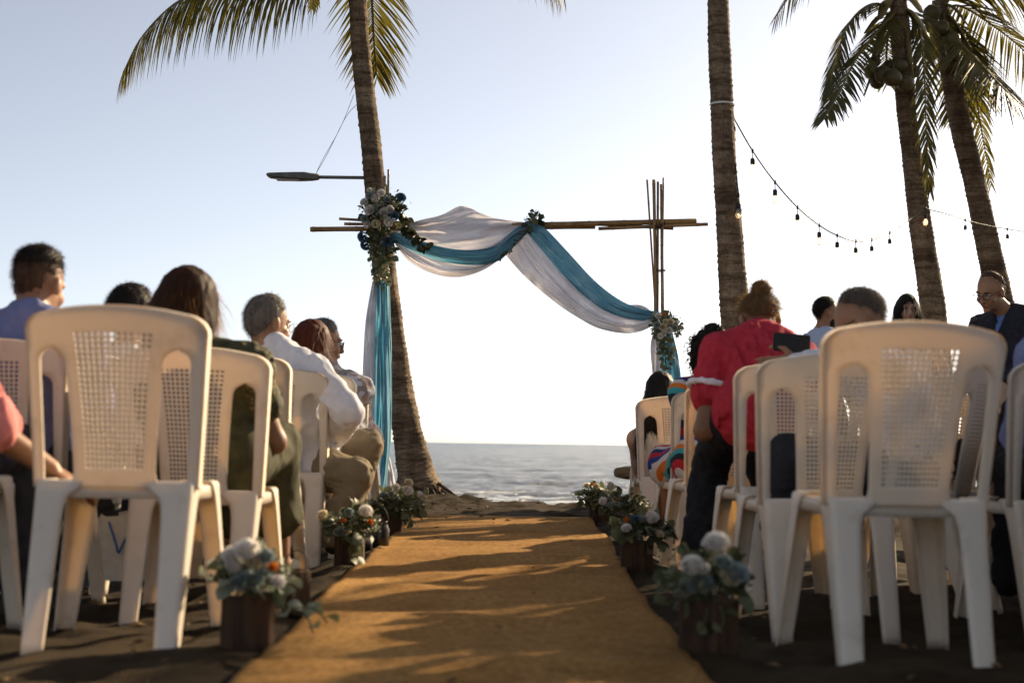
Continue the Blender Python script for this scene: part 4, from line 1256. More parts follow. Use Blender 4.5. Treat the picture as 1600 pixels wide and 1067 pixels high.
mb = MB(); p0 = on_ground(650, 812); mb.tube([p0, p0+Vector((0, 0, .125))], .0085, 8)
tag(link('stake', mb.mesh('stake'), m_cut), 'short pale wooden stake beside the left planter of white roses', 'stake')
# ------------------------------------------------------------------ people: smooth bodies grown from limbs, one surface each
def V3(p): return np.array(p[:3], np.float32)
class Body:
    def __init__(s): s.p = []
    def cap(s, a, b, ra, rb, k=.03, sub=False): s.p.append(('c', V3(a), V3(b), ra, rb, k, sub)); return s
    def ell(s, c, Rm, r, k=.03, sub=False): s.p.append(('e', V3(c), np.array(Rm, np.float32), np.array(r, np.float32), k, sub)); return s
    def tor(s, c, Rm, R_, r_, k=.01): s.p.append(('t', V3(c), np.array(Rm, np.float32), R_, r_, k, False)); return s
def axis_nu(lo, hi, h, fine):
    out = [lo]
    while out[-1] < hi:
        x = out[-1]; st = h
        for a, b, hf in fine:
            if a-h < x < b: st = min(st, hf)
        out.append(x+st)
    return np.array(out, np.float32)
def bounds(pr):
    if pr[0] == 'c':
        r = max(pr[3], pr[4]); return np.minimum(pr[1], pr[2])-r, np.maximum(pr[1], pr[2])+r
    if pr[0] == 'e':
        e = np.sqrt(((pr[2]*pr[3][:, None])**2).sum(0)); return pr[1]-e, pr[1]+e
    r = pr[3]+pr[4]; return pr[1]-r, pr[1]+r
def field(body, h, fine=(), cuts=(), noise=None, taper=(), ridged=False):
    B = [bounds(q) for q in body.p if not q[-1]]
    lo = np.min([b[0] for b in B], 0)-.03; hi = np.max([b[1] for b in B], 0)+.03
    ax = [axis_nu(lo[i], hi[i], h, [(f[0][i], f[1][i], f[2]) for f in fine]) for i in range(3)]
    Fd = np.full([len(a) for a in ax], 1.0, np.float32)
    for q in body.p:
        b0, b1 = bounds(q); m = q[-2]+.035
        sl = tuple(slice(max(0, np.searchsorted(ax[i], b0[i]-m)), np.searchsorted(ax[i], b1[i]+m)) for i in range(3))
        x = ax[0][sl[0]][:, None, None]; y = ax[1][sl[1]][None, :, None]; z = ax[2][sl[2]][None, None, :]
        if x.size == 0 or y.size == 0 or z.size == 0: continue
        if q[0] == 'c':
            a, b = q[1], q[2]; d = b-a; L = float(d@d)+1e-9
            t = np.clip(((x-a[0])*d[0]+(y-a[1])*d[1]+(z-a[2])*d[2])/L, 0, 1)
            dd = np.sqrt((x-a[0]-t*d[0])**2+(y-a[1]-t*d[1])**2+(z-a[2]-t*d[2])**2)-(q[3]+(q[4]-q[3])*t)
        else:
            Rm = q[2]; X, Y, Z = x-q[1][0], y-q[1][1], z-q[1][2]
            l = [X*Rm[i][0]+Y*Rm[i][1]+Z*Rm[i][2] for i in range(3)]
            if q[0] == 'e':
                r = q[3]
                k0 = np.sqrt((l[0]/r[0])**2+(l[1]/r[1])**2+(l[2]/r[2])**2)
                k1 = np.sqrt((l[0]/r[0]**2)**2+(l[1]/r[1]**2)**2+(l[2]/r[2]**2)**2)+1e-6
                dd = k0*(k0-1)/k1
            else:
                dd = np.sqrt((np.sqrt(l[0]**2+l[1]**2)-q[3])**2+l[2]**2)-q[4]
        k = q[-2]; A = Fd[sl]
        if q[-1]:
            hh = np.clip(.5-.5*(A+dd)/k, 0, 1)
            Fd[sl] = A+(-dd-A)*hh+k*hh*(1-hh)
        else:
            hh = np.clip(.5+.5*(A-dd)/k, 0, 1)
            Fd[sl] = A+(dd-A)*hh-k*hh*(1-hh)
    if cuts:
        x = ax[0][:, None, None]; y = ax[1][None, :, None]; z = ax[2][None, None, :]
        for p0, n_ in cuts:
            n_ = Vector(n_).normalized()
            d = -((x-p0[0])*n_[0]+(y-p0[1])*n_[1]+(z-p0[2])*n_[2])
            Fd = np.maximum(Fd, d)
    for p0, n_, wd_, amt in taper:
        n_ = Vector(n_).normalized()
        x = ax[0][:, None, None]; y = ax[1][None, :, None]; z = ax[2][None, None, :]
        d = (x-p0[0])*n_[0]+(y-p0[1])*n_[1]+(z-p0[2])*n_[2]
        t = np.clip(d/wd_, 0, 1)
        Fd = Fd+amt*(1-t*t*(3-2*t))+np.clip(-d, 0, None)
    if noise:
        amp, fr_, seed = noise
        I = np.argwhere(np.abs(Fd) < .03)
        Pn = np.stack([ax[i][I[:, i]] for i in range(3)], -1)
        Pf = Pn*np.array(fr_, np.float32)+seed
        if ridged: Fd[I[:, 0], I[:, 1], I[:, 2]] += amp*(.6*fbm(Pf*.6, 2)+1.3*np.abs(vnoise(Pf+1.2*np.stack([vnoise(Pf*.7+9), vnoise(Pf*.7+19), vnoise(Pf*.7+29)], -1)))-.90)
        else: Fd[I[:, 0], I[:, 1], I[:, 2]] += amp*fbm(Pf, 3)
    return Fd, ax
def surf(Fd, ax):
    ins = Fd < 0
    s = ins[:-1, :-1, :-1].astype(np.int8)
    for a, b, c in ((0,0,1), (0,1,0), (0,1,1), (1,0,0), (1,0,1), (1,1,0), (1,1,1)):
        s = s+ins[a:ins.shape[0]-1+a, b:ins.shape[1]-1+b, c:ins.shape[2]-1+c]
    I = np.argwhere((s > 0) & (s < 8))
    idm = np.full(s.shape, -1, np.int32); idm[I[:, 0], I[:, 1], I[:, 2]] = np.arange(len(I))
    acc = np.zeros((len(I), 3), np.float64); cnt = np.zeros(len(I))
    co = [(a, b, c) for a in (0, 1) for b in (0, 1) for c in (0, 1)]
    for p in co:
        for axi in range(3):
            if p[axi]: continue
            q = list(p); q[axi] = 1
            ia, ib = I+np.array(p), I+np.array(q)
            fa = Fd[ia[:, 0], ia[:, 1], ia[:, 2]]; fb = Fd[ib[:, 0], ib[:, 1], ib[:, 2]]
            m = (fa < 0) != (fb < 0)
            t = np.where(m, fa/(fa-fb+1e-12), 0)
            for i in range(3):
                va, vb = ax[i][ia[:, i]], ax[i][ib[:, i]]
                acc[:, i] += np.where(m, va+(vb-va)*t, 0)
            cnt += m
    V = acc/np.maximum(cnt, 1)[:, None]
    Fs = []
    for axi in range(3):
        a, b = [(1, 2), (2, 0), (0, 1)][axi]
        sl0 = [slice(None)]*3; sl1 = [slice(None)]*3
        sl0[axi] = slice(0, -1); sl1[axi] = slice(1, None)
        ch = ins[tuple(sl0)] != ins[tuple(sl1)]
        E = np.argwhere(ch)
        E = E[(E[:, a] > 0) & (E[:, b] > 0) & (E[:, a] < Fd.shape[a]-1) & (E[:, b] < Fd.shape[b]-1)]
        fl = ins[tuple(sl0)][E[:, 0], E[:, 1], E[:, 2]]
        def g(da, db):
            C = E.copy(); C[:, a] -= da; C[:, b] -= db
            return idm[C[:, 0], C[:, 1], C[:, 2]]
        Q = np.stack([g(1, 1), g(0, 1), g(0, 0), g(1, 0)], -1)
        Q[~fl] = Q[~fl][:, ::-1]
        Fs.append(Q)
    Fq = np.concatenate(Fs)
    return V, Fq[(Fq >= 0).all(1)]
def grow(body, h, fine=(), cuts=(), noise=None, taper=(), ridged=False):
    Fd, ax = field(body, h, fine, cuts, noise, taper, ridged)
    return surf(Fd, ax)
def two_bone(a, c, l1, l2, hint):
    a, c = Vector(a), Vector(c)
    d = c-a; L = d.length
    if L > (l1+l2)*.999: c = a+d*((l1+l2)*.999/L); d = c-a; L = d.length
    x = (l1*l1-l2*l2+L*L)/(2*L)
    hgt = math.sqrt(max(0, l1*l1-x*x))
    dn = d.normalized(); hv = Vector(hint); hv = (hv-dn*hv.dot(dn)).normalized()
    return a+dn*x+hv*hgt, c
def rotm(yaw, pitch=0, roll=0):
    """rows: right, forward, up"""
    Mx = Matrix.Rotation(R(yaw), 3, 'Z') @ Matrix.Rotation(R(-pitch), 3, 'X') @ Matrix.Rotation(R(roll), 3, 'Y')
    return [Mx @ Vector((1, 0, 0)), Mx @ Vector((0, 1, 0)), Mx @ Vector((0, 0, 1))]

def skin_mat(name, c):
    return mat(name, tuple(x*.9 for x in c), tuple(min(1, x*1.1) for x in c), 14, .5, .08, .002, .35, sss=.12)
SK = dict(tan=skin_mat('skin_tan', (.32, .165, .090)), brown=skin_mat('skin_brown', (.24, .118, .062)), light=skin_mat('skin_light', (.46, .27, .18)))
def hair_mat(name, c, tr=.0, tc=None):
    return mat(name, tuple(x*.7 for x in c), tuple(min(1, x*1.4) for x in c), 60, .6, .3, .003, .16, stretch=(1, 1, .12), trans=tr, tcol=tc)
HM = dict(black=hair_mat('hair_black', (.012, .009, .007), .05, (.2, .08, .02)), brown=hair_mat('hair_brown', (.028, .014, .007), .30, (.75, .36, .09)), auburn=hair_mat('hair_auburn', (.075, .018, .007), .12, (.5, .12, .02)), grey=hair_mat('hair_grey', (.135, .118, .10), .12, (.5, .42, .3)),
          salt=hair_mat('hair_salt_and_pepper', (.095, .083, .07), .3, (.6, .5, .36)), blond=hair_mat('hair_dark_blond', (.13, .075, .034), .22, (.6, .35, .1)), fade=hair_mat('hair_fade', (.075, .042, .024)))
m_eyew = mat('eye_white', (.55, .52, .48), (.6, .57, .53), 30, .3, 0)
m_eyed = mat('eye_dark', (.02, .012, .008), (.03, .018, .01), 30, .2, 0)
m_lip = mat('lip_colour', (.30, .09, .07), (.36, .12, .09), 40, .4, 0)
m_frame = mat('glasses_frame', (.015, .012, .012), (.03, .02, .02), 30, .3, 0)
m_lensg, nt, b = new_mat('glasses_lens')
b.inputs['Roughness'].default_value = .02; b.inputs['Base Color'].default_value = (.9, .9, .9, 1)
tr_ = nt.nodes.new('ShaderNodeBsdfTransparent'); mx_ = nt.nodes.new('ShaderNodeMixShader'); mx_.inputs[0].default_value = .06
nt.links.new(tr_.outputs[0], mx_.inputs[1]); nt.links.new(b.outputs[0], mx_.inputs[2]); nt.links.new(mx_.outputs[0], nt.nodes['Material Output'].inputs['Surface'])

def blades(V, Fq, n, ln, wd, flow, seed, mix=.6):
    """loose strands lying on the hair"""
    rn = np.random.RandomState(seed)
    pick = rn.randint(0, len(Fq), n)
    A, B_, C = V[Fq[pick, 0]], V[Fq[pick, 1]], V[Fq[pick, 2]]
    nr = np.cross(B_-A, C-A); nr /= np.linalg.norm(nr, axis=1)[:, None]+1e-9
    w_ = rn.rand(n, 1); p = A*(1-w_)+C*w_
    fl = np.array(flow, np.float64)[None, :]+rn.randn(n, 3)*.25
    d = nr*mix+fl*(1-mix); d /= np.linalg.norm(d, axis=1)[:, None]
    sd = np.cross(d, nr+rn.randn(n, 3)*.2); sd /= np.linalg.norm(sd, axis=1)[:, None]+1e-9
    L = ln*(.5+rn.rand(n, 1))
    p = p-nr*.002
    q = p+d*L*.5; e = p+d*L+np.array([[0, 0, -1]])*L*.15
    VV = np.stack([p-sd*wd, p+sd*wd, q+sd*wd*.7, q-sd*wd*.7, e+sd*wd*.15, e-sd*wd*.15], 1).reshape(-1, 3)
    o = np.arange(n)[:, None]*6
    FF = np.concatenate([o+np.array([[0, 1, 2, 3]]), o+np.array([[3, 2, 4, 5]])])
    return VV, FF

class Person:
    def __init__(s, label, pelvis, neck, head, yaw=0, syaw=None, hyaw=None, hpitch=8, hroll=0, k=1.0, fat=0.0, female=False, skin='tan', face=False, h=.011, group='guests at the beach wedding', hf=.006, drop=.060, **kw):
        s.k = k; s.label = label
        P, N, H = Vector(pelvis), Vector(neck), Vector(head)
        s.P, s.N, s.H = P, N, H
        syaw = yaw if syaw is None else syaw
        hyaw = syaw if hyaw is None else hyaw
        s.yaw, s.syaw = yaw, syaw
        pr, pf, _ = rotm(yaw); sr, sf, _ = rotm(syaw)
        s.pr, s.pf, s.sr, s.sf = pr, pf, sr, sf
        up = (N-P).normalized(); s.up = up
        def frame(r_):
            f_ = up.cross(r_).normalized(); r2 = f_.cross(up).normalized()
            return [r2, f_, up]
        s.fp, s.fs = frame(pr), frame(sr)
        L = (N-P).length; s.L = L
        hw = .165*k if female else .185*k
        s.hw = hw*(1+fat*1.2)
        s.sh = {sg: N-up*drop*k+s.fs[0]*sg*(s.hw)+s.fs[1]*.0 for sg in (-1, 1)}
        s.hp = {sg: P+pr*sg*.088*k-Vector((0, 0, .01)) for sg in (-1, 1)}
        s.hd = rotm(hyaw, hpitch, hroll)
        s.fat = fat; s.female = female
        s.el, s.wr, s.hn, s.kn, s.an, s.toe = {}, {}, {}, {}, {}, {}
        seated = kw.get('seated', True)
        gzv = SLOPE*P.y
        for sg, nm in ((-1, 'L'), (1, 'R')):
            hand = kw.get('hand'+nm) or (P+pf*.30*k+pr*sg*.07+Vector((0, 0, .09)) if seated else P+pr*sg*.27*k+pf*.06+Vector((0, 0, -.06)))
            eh = kw.get('elbow_hint'+nm) or (pr*sg*.6-pf*.5-Vector((0, 0, .6)))
            if kw.get('elbow'+nm):
                el = Vector(kw['elbow'+nm]); w_ = Vector(hand)
            else: el, w_ = two_bone(s.sh[sg], hand, .285*k, .255*k, eh)
            s.el[sg], s.wr[sg] = el, w_
            foot = kw.get('foot'+nm) or (P+pf*.50*k+pr*sg*.11 if seated else P+pr*sg*.10+pf*(.02+.05*sg))
            foot = Vector(foot); foot.z = SLOPE*foot.y+.075
            kh = kw.get('knee_hint'+nm) or (pf+Vector((0, 0, 1.2)) if seated else pf)
            if kw.get('knee'+nm): kn = Vector(kw['knee'+nm]); an = foot
            else: kn, an = two_bone(s.hp[sg], foot, .44*k, .42*k, kh)
            s.kn[sg], s.an[sg] = kn, an
            s.toe[sg] = an+(pf*.16*k-Vector((0, 0, .035)))
        b = Body()
        s.torso(b, 0)
        for sg, nm in ((-1, 'L'), (1, 'R')):
            b.cap(s.sh[sg], s.el[sg], (.050+fat*.05)*k, (.040+fat*.03)*k, .03)
            b.cap(s.el[sg], s.wr[sg], (.040+fat*.03)*k, .027*k, .02)
            s.hand(b, sg, kw.get('grip'+nm, .5), kw.get('palm'+nm))
            b.cap(s.hp[sg], s.kn[sg], (.088+fat*.04)*k, .058*k, .035)
            b.cap(s.kn[sg], s.an[sg], .058*k, .036*k, .02)
            b.cap(s.an[sg]-Vector((0, 0, .02)), s.toe[sg], .036*k, .026*k, .02)
        s.head(b)
        c_ = H
        fine = [(V3(c_)-.125*k, V3(c_)+.125*k, hf)]
        for sg in kw.get('fine_hands', ()):
            fine.append((V3(s.hn[sg])-.12, V3(s.hn[sg])+.12, .0048))
        Vv, Fq = grow(b, h, fine)
        s.base = Vector((P.x, P.y, gzv))
        s.o = link('person', np_mesh('person', Vv-V3(s.base), Fq), SK[skin])
        s.o.location = s.base
        tag(s.o, label, 'person', group)
        if face: s.face()
    def torso(s, b, inf, k_=.05):
        P, L, k, fat = s.P, s.L, s.k, s.fat
        wf = .92 if s.female else 1.0
        b.ell(P+s.up*.02, s.fp, ((.165+fat*.2)*k+inf, (.115+fat*.25)*k+inf, .115*k+inf), k_)
        b.ell(P+s.up*L*.34, s.fp, ((.140+fat*.3)*k*wf+inf, (.103+fat*.35)*k+inf, .15*k+inf), k_)
        b.ell(P+s.up*L*.66, s.fs, ((.158+fat*.2)*k*wf+inf, (.108+fat*.2)*k+inf, .165*k+inf), k_)
        for sg in (-1, 1):
            b.cap(P+s.up*L*.85, s.sh[sg], (.068+fat*.03)*k+inf, (.056+fat*.03)*k+inf, .04)
            b.cap(s.N+s.up*.02, s.sh[sg]+s.up*.012, .040*k+inf*.7, .046*k+inf*.8, .03)
        if s.female:
            for sg in (-1, 1):
                b.ell(P+s.up*L*.66+s.fs[1]*.085*k+s.fs[0]*sg*.065*k, s.fs, (.06*k+inf,)*3, .03)
    def hp_(s, x, y, z): return s.H+(s.hd[0]*x+s.hd[1]*y+s.hd[2]*z)*s.k
    def head(s, b):
        k = s.k; q = s.hp_; D = s.hd
        b.cap(s.N, q(0, -.022, -.06), .056*k*(.88 if s.female else 1), .052*k*(.88 if s.female else 1), .035)
        b.ell(q(0, -.012, .025), D, (.074*k, .092*k, .092*k), .03)
        b.ell(q(0, .022, -.045), D, (.055*k, .066*k, .068*k), .03)
        b.cap(q(-.034, .074, .024), q(.034, .074, .024), .013*k, .013*k, .012)
        b.cap(q(0, .086, .008), q(0, .103, -.032), .008*k, .0125*k, .010)
        b.ell(q(0, .092, -.036), D, (.018*k, .012*k, .010*k), .008)
        b.ell(q(0, .078, -.064), D, (.024*k, .014*k, .012*k), .008)
        b.ell(q(0, .068, -.098), D, (.022*k, .020*k, .016*k), .015)
        for sg in (-1, 1):
            b.ell(q(sg*.032, .096, .002), D, (.016*k, .014*k, .011*k), .012, True)
            b.ell(q(sg*.038, .058, -.03), D, (.022*k, .022*k, .022*k), .02)
            b.ell(q(sg*.078, -.008, -.008), D, (.011*k, .020*k, .032*k), .008)
    def hand(s, b, sg, grip, palm):
        """palm, four fingers of different length with bent knuckles, thumb from the side of the palm"""
        k = s.k
        w_ = s.wr[sg]; d = (w_-s.el[sg]).normalized()
        if palm: d, n_ = Vector(palm[0]).normalized(), Vector(palm[1]).normalized()
        else: n_ = Vector((0, 0, -1))
        n_ = (n_-d*n_.dot(d)).normalized()
        t = n_.cross(d).normalized()*(-sg)            # thumb side
        if palm and len(palm) > 2: t = Vector(palm[2]); t = (t-d*t.dot(d)-n_*t.dot(n_)).normalized()
        pc = w_+d*.05*k
        s.hn[sg] = w_+d*.08*k
        Dm = [t, d, n_]
        b.ell(pc, Dm, (.040*k, .052*k, .015*k), .015)
        for i, (off, l) in enumerate(((.028, .074), (.010, .082), (-.009, .077), (-.027, .060))):
            p0 = w_+d*.088*k+t*off*k
            a1, a2, a3 = grip*.35, grip*.9, grip*1.5
            p = p0
            for j, (a, f, r_) in enumerate(((a1, .45, .0090), (a2, .32, .0082), (a3, .24, .0074))):
                e = p+(d*math.cos(a)+n_*math.sin(a)+t*(.12-.08*i)*(.6 if j == 0 else 0)).normalized()*l*f*k
                b.cap(p, e, r_*k, r_*k*.93, .006); p = e
        p0 = w_+d*.022*k+t*.028*k
        p1 = p0+(d*.62+t*.75+n_*.25).normalized()*.042*k
        p2 = p1+(d*.88+t*.40+n_*(.2+.3*grip)).normalized()*.032*k
        p3 = p2+(d*.95+t*.10+n_*(.2+.5*grip)).normalized()*.026*k
        b.cap(p0, p1, .0135*k, .0110*k, .010); b.cap(p1, p2, .0105*k, .0095*k, .005); b.cap(p2, p3, .0095*k, .0078*k, .005)
    def add(s, name, body, m_, h=.010, cuts=(), noise=None, fine=()):
        Vv, Fq = grow(body, h, fine, cuts, noise, ridged=True)
        return link(name, np_mesh(name, Vv-V3(s.base), Fq), m_, s.o)
    def shirt(s, m_, sleeve=1.0, name='shirt', inf=.011, collar=True, puff=0, noise=(.016, (18, 18, 12), 3), hem=.0):
        b = Body(); s.torso(b, inf)
        k = s.k
        for sg in (-1, 1):
            a = s.sh[sg]; e = s.el[sg]; w_ = s.wr[sg]
            f = s.fat
            if sleeve <= .5:
                e2 = a.lerp(e, sleeve*2)
                b.cap(a, e2, (.054+f*.05)*k+inf, (.050+f*.05)*k+inf+puff, .03)
            else:
                w2 = e.lerp(w_, min(1, (sleeve-.5)*2)*.97)
                b.cap(a, e, (.053+f*.05)*k+inf, (.045+f*.03)*k+inf, .03); b.cap(e, w2, (.044+f*.03)*k+inf, .031*k+inf, .02)
        if hem: b.ell(s.P-s.up*hem, s.fp, ((.165+s.fat*.2)*k+inf+.01, (.12+s.fat*.25)*k+inf+.01, .12*k), .05)
        o = s.add(name, b, m_, noise=noise)
        if collar:
            c = Body()
            nu_ = (s.H-s.N).normalized()
            f_ = nu_.cross(s.sr).normalized(); fr_ = [f_.cross(nu_), f_, nu_]
            c.tor(s.N+nu_*.030*k+f_*.008, fr_, .060*k, .013, .01)
            c.tor(s.N+nu_*.012*k+f_*.010, fr_, .068*k, .014, .012)
            s.add('collar', c, m_, .007)
        return o
    def trousers(s, m_, inf=.010, name='trousers', length=1.0, flare=0):
        b = Body(); k = s.k
        b.ell(s.P+s.up*.0, s.fp, ((.165+s.fat*.2)*k+inf, (.115+s.fat*.25)*k+inf, .115*k+inf), .05)
        for sg in (-1, 1):
            kn, an = s.kn[sg], s.an[sg]
            an2 = kn.lerp(an, length)
            b.cap(s.hp[sg], kn, (.09+s.fat*.04)*k+inf, .060*k+inf, .03); b.cap(kn, an2, .060*k+inf, .044*k+inf+flare, .02)
        return s.add(name, b, m_, noise=(.012, (17, 17, 24), 8))
    def shoes(s, m_):
        for sg in (-1, 1):
            b = Body()
            b.cap(s.an[sg]-Vector((0, 0, .035)), s.toe[sg]-Vector((0, 0, .002)), .042*s.k, .033*s.k, .02)
            s.add('shoe', b, m_, .012)
    def dress(s, m_, sleeve=.0, inf=.013, length=.5, name='dress', top=1.0, noise=(.014, (13, 13, 8), 5), strap=True):
        b = Body(); k = s.k
        if top >= 1: s.torso(b, inf)
        else:
            b.ell(s.P+s.up*.02, s.fp, ((.165+s.fat*.2)*k+inf, (.115+s.fat*.25)*k+inf, .115*k+inf), .05)
            b.ell(s.P+s.up*s.L*.34, s.fp, (.142*k+inf, .105*k+inf, .15*k+inf), .05)
            b.ell(s.P+s.up*s.L*.58, s.fs, (.150*k+inf, .106*k+inf, .11*k+inf), .05)
        if sleeve > 0:
            for sg in (-1, 1):
                a, e = s.sh[sg], s.el[sg]
                b.cap(a, a.lerp(e, min(1, sleeve*2)), (.054+s.fat*.05)*k+inf, (.048+s.fat*.05)*k+inf, .03)
        for sg in (-1, 1):
            kn, an = s.kn[sg], s.an[sg]
            b.cap(s.hp[sg], kn, (.092+s.fat*.04)*k+inf, .066*k+inf, .05)
            if length > 0: b.cap(kn, kn.lerp(an, length), .066*k+inf, .07*k+inf, .05)
        m0 = (s.kn[-1]+s.kn[1])/2
        b.cap(s.P, m0, .10*k, .06*k, .06)
        if length > 0: b.cap(m0, m0.lerp((s.an[-1]+s.an[1])/2, length), .06*k, .07*k, .06)
        return s.add(name, b, m_, noise=noise)
    def hair(s, kind, m_, seed=0, tail=None, line=None, off=None, **kw):
        b = Body(); k = s.k; q = s.hp_; D = s.hd
        cuts = []; tap = []
        def cut(p, n_, wd_=.05, amt=.02): tap.append((q(*p), D[0]*n_[0]+D[1]*n_[1]+D[2]*n_[2], wd_*k, amt*k))
        nb, bl, bw, flow, mix = 5200, .017, .0006, Vector((0, 0, -.5))-D[1]*.35, .42
        if kind in ('short', 'bald', 'fade'):
            of = off or dict(short=.011, bald=.005, fade=.012)[kind]
            b.ell(q(0, -.014, .027), D, ((.074+of)*k, (.092+of)*k, (.093+of)*k), .02)
            b.ell(q(0, -.045, -.035), D, ((.054+of*.6)*k, (.046+of*.6)*k, (.06+of)*k), .03)
            a, c_ = line or ((.080, .072), (-.10, -.11))
            d_ = (a[0]-c_[0], a[1]-c_[1])
            cut((0, c_[0], c_[1]), (0, -d_[1], d_[0]), .085, of+.008)
            nz_ = (.007, (60, 60, 60), 4)
        elif kind == 'long':
            of = off or .016
            b.ell(q(0, -.014, .028), D, ((.076+of)*k, (.093+of)*k, (.093+of)*k), .03)
            b.ell(q(0, -.03, -.05), D, ((.080+of)*k, (.066+of)*k, (.09)*k), .04)
            for tl in (tail or []):
                prev = None
                for p, r_ in tl:
                    if prev: b.cap(prev[0], p, prev[1], r_, .035)
                    prev = (p, r_)
            cut_face = True
            nz_ = (.010, (70, 70, 10), 4)
            nb, bl, bw, flow, mix = 4200, .085, .0011, Vector((0, 0, -1)), .13
        elif kind == 'bun':
            of = .010
            b.ell(q(0, -.014, .027), D, ((.074+of)*k, (.092+of)*k, (.093+of)*k), .02)
            b.ell(q(0, -.05, -.03), D, ((.060+of)*k, (.050+of)*k, (.06+of)*k), .02)
            b.ell(q(*kw['bun']), D, (.042*k, .034*k, .040*k), .012)
            cut((0, -.10, -.085), (0, -.163, .18), .05, of+.006)
            nz_ = (.005, (60, 60, 30), 4)
            nb, bl, bw, mix = 4000, .03, .0007, .22
        elif kind == 'curly':
            b.ell(q(0, -.03, .0), D, (.115*k, .12*k, .125*k), .03)
            for tl in (tail or []):
                prev = None
                for p, r_ in tl:
                    if prev: b.cap(prev[0], p, prev[1], r_, .035)
                    prev = (p, r_)
            nz_ = (.05, (28, 28, 28), 4)
        if kind in ('long', 'curly'): pass
        fb = None
        if kind in ('long', 'curly'):
            # leave the face free
            b.ell(q(0, .115, -.035), D, (.060*k, .085*k, .105*k), .02, True)
        Vv, Fq = grow(b, .0065 if kind not in ('long', 'curly') else .009, (), cuts, nz_, tap)
        if kind == 'curly':
            rn = np.random.RandomState(seed)
            pick = rn.randint(0, len(Fq), 420)
            mb = MB()
            for i in pick:
                p = Vector(Vv[Fq[i, 0]]); e1 = Vector(Vv[Fq[i, 1]])-p; e2 = Vector(Vv[Fq[i, 3]])-p
                n_ = e1.cross(e2).normalized()
                rr = rn.uniform(.006, .011); ln = rn.uniform(.03, .06)
                ax_ = (n_*.55+Vector((rn.randn()*.4, rn.randn()*.4, -.8))).normalized()
                u_ = ax_.cross(Vector((.3, .5, .8))).normalized(); v_ = ax_.cross(u_)
                ph = rn.rand()*6
                mb.tube([p+ax_*ln*t+(u_*math.cos(ph+t*11)+v_*math.sin(ph+t*11))*rr for t in np.linspace(0, 1, 12)], .0022, 4, cap=False)
            VV, FF = np.array([tuple(v) for v in mb.v]), np.array(mb.f)
        else:
            VV, FF = blades(Vv, Fq, nb, bl, bw, flow, seed, mix)
        V2 = np.concatenate([Vv, VV]); F2 = np.concatenate([Fq, FF+len(Vv)])
        nm = kw.get('name', 'hair')
        return link(nm, np_mesh(nm, V2-V3(s.base), F2), m_, s.o)
    def face(s):
        q = lambda x, y, z: s.hp_(x, y, z)-s.base
        for sg in (-1, 1):
            mb = MB()
            c = q(sg*.0315, .0735, .002); r_ = .0125*s.k
            mb.lathe([(r_*math.sin(t), -r_*math.cos(t)) for t in np.linspace(.01, 3.13, 8)], 12, c=c)
            e = link('eye', mb.mesh('eye'), m_eyew, s.o)
            mb = MB(); c2 = q(sg*.0315, .0835, .002)
            mb.lathe([(.0055*math.sin(t), -.0055*math.cos(t)) for t in np.linspace(.01, 3.13, 6)], 10, c=c2)
            link('iris', mb.mesh('iris'), m_eyed, e)
            mb = MB(); mb.tube([q(sg*.016, .089, .022), q(sg*.032, .0895, .0275), q(sg*.050, .078, .020)], [.0032, .0036, .0018], 6)
            link('eyebrow', mb.mesh('eyebrow'), HM['black'], s.o)
            mb = MB(); mb.tube([q(sg*.019, .0845, .004), q(sg*.032, .0875, .010), q(sg*.046, .0765, .004)], [.0012, .0022, .0012], 5)
            link('eyelash', mb.mesh('eyelash'), HM['black'], s.o)
        mb = MB(); mb.tube([q(-.024, .078, -.062), q(-.010, .0905, -.0585), q(0, .092, -.060), q(.010, .0905, -.0585), q(.024, .078, -.062)], [.001, .0042, .0042, .0042, .001], 6)
        mb.tube([q(-.022, .078, -.063), q(0, .0915, -.068), q(.022, .078, -.063)], [.001, .0055, .001], 6)
        link('lips', mb.mesh('lips'), m_lip, s.o)
    def glasses(s, dy=0, m_=None):
        q = lambda x, y, z: s.hp_(x, y, z)-s.base
        m_ = m_ or m_frame
        mb = MB(); ls = MB()
        for sg in (-1, 1):
            ring = [q(sg*.033+.024*math.cos(t), .103+dy-.004*abs(math.cos(t)*sg+.5), .000+.019*math.sin(t)) for t in np.linspace(0, 2*math.pi, 18)]
            mb.tube(ring, .0021, 5)
            ls.add([q(sg*.033+.023*math.cos(t), .1015+dy, .018*math.sin(t)) for t in np.linspace(0, 2*math.pi, 16)[:-1]], [tuple(range(15))])
            mb.tube([q(sg*.057, .098+dy, .008), q(sg*.075, .055, .010), q(sg*.082, -.01, .010), q(sg*.080, -.025, -.004)], .0020, 5)
        mb.tube([q(-.010, .103+dy, .003), q(0, .106+dy, .006), q(.010, .103+dy, .003)], .002, 5)
        g = link('glasses', mb.mesh('glasses'), m_, s.o)
        link('lens', ls.mesh('lens', False), m_lensg, g)
        return g
# ------------------------------------------------------------------ the guests
def fab(name, c, c2=None, rough=.85, scale=30, **kw): return mat(name, c, c2 or tuple(min(1, x*1.15) for x in c), scale, rough, .25, .003, .15, **kw)
f_blue = fab('blue_shirt_cloth', (.17, .19, .33)); f_white = fab('white_shirt_cloth', (.70, .69, .72), trans=.15); f_pale = fab('pale_blue_shirt', (.42, .48, .62))
f_khaki = fab('khaki_cloth', (.19, .15, .092)); f_black = fab('black_cloth', (.012, .012, .013), (.022, .021, .022)); f_olive = fab('olive_cloth', (.045, .043, .022), (.07, .065, .032))
f_red = fab('red_blouse_cloth', (.46, .028, .045), (.56, .045, .065), trans=.12); f_pink = fab('pink_cloth', (.62, .22, .21), (.7, .27, .25), trans=.2); f_navy = fab('navy_jacket_cloth', (.018, .018, .026), (.03, .029, .04)); f_mid = fab('blue_collar_cloth', (.10, .17, .38))
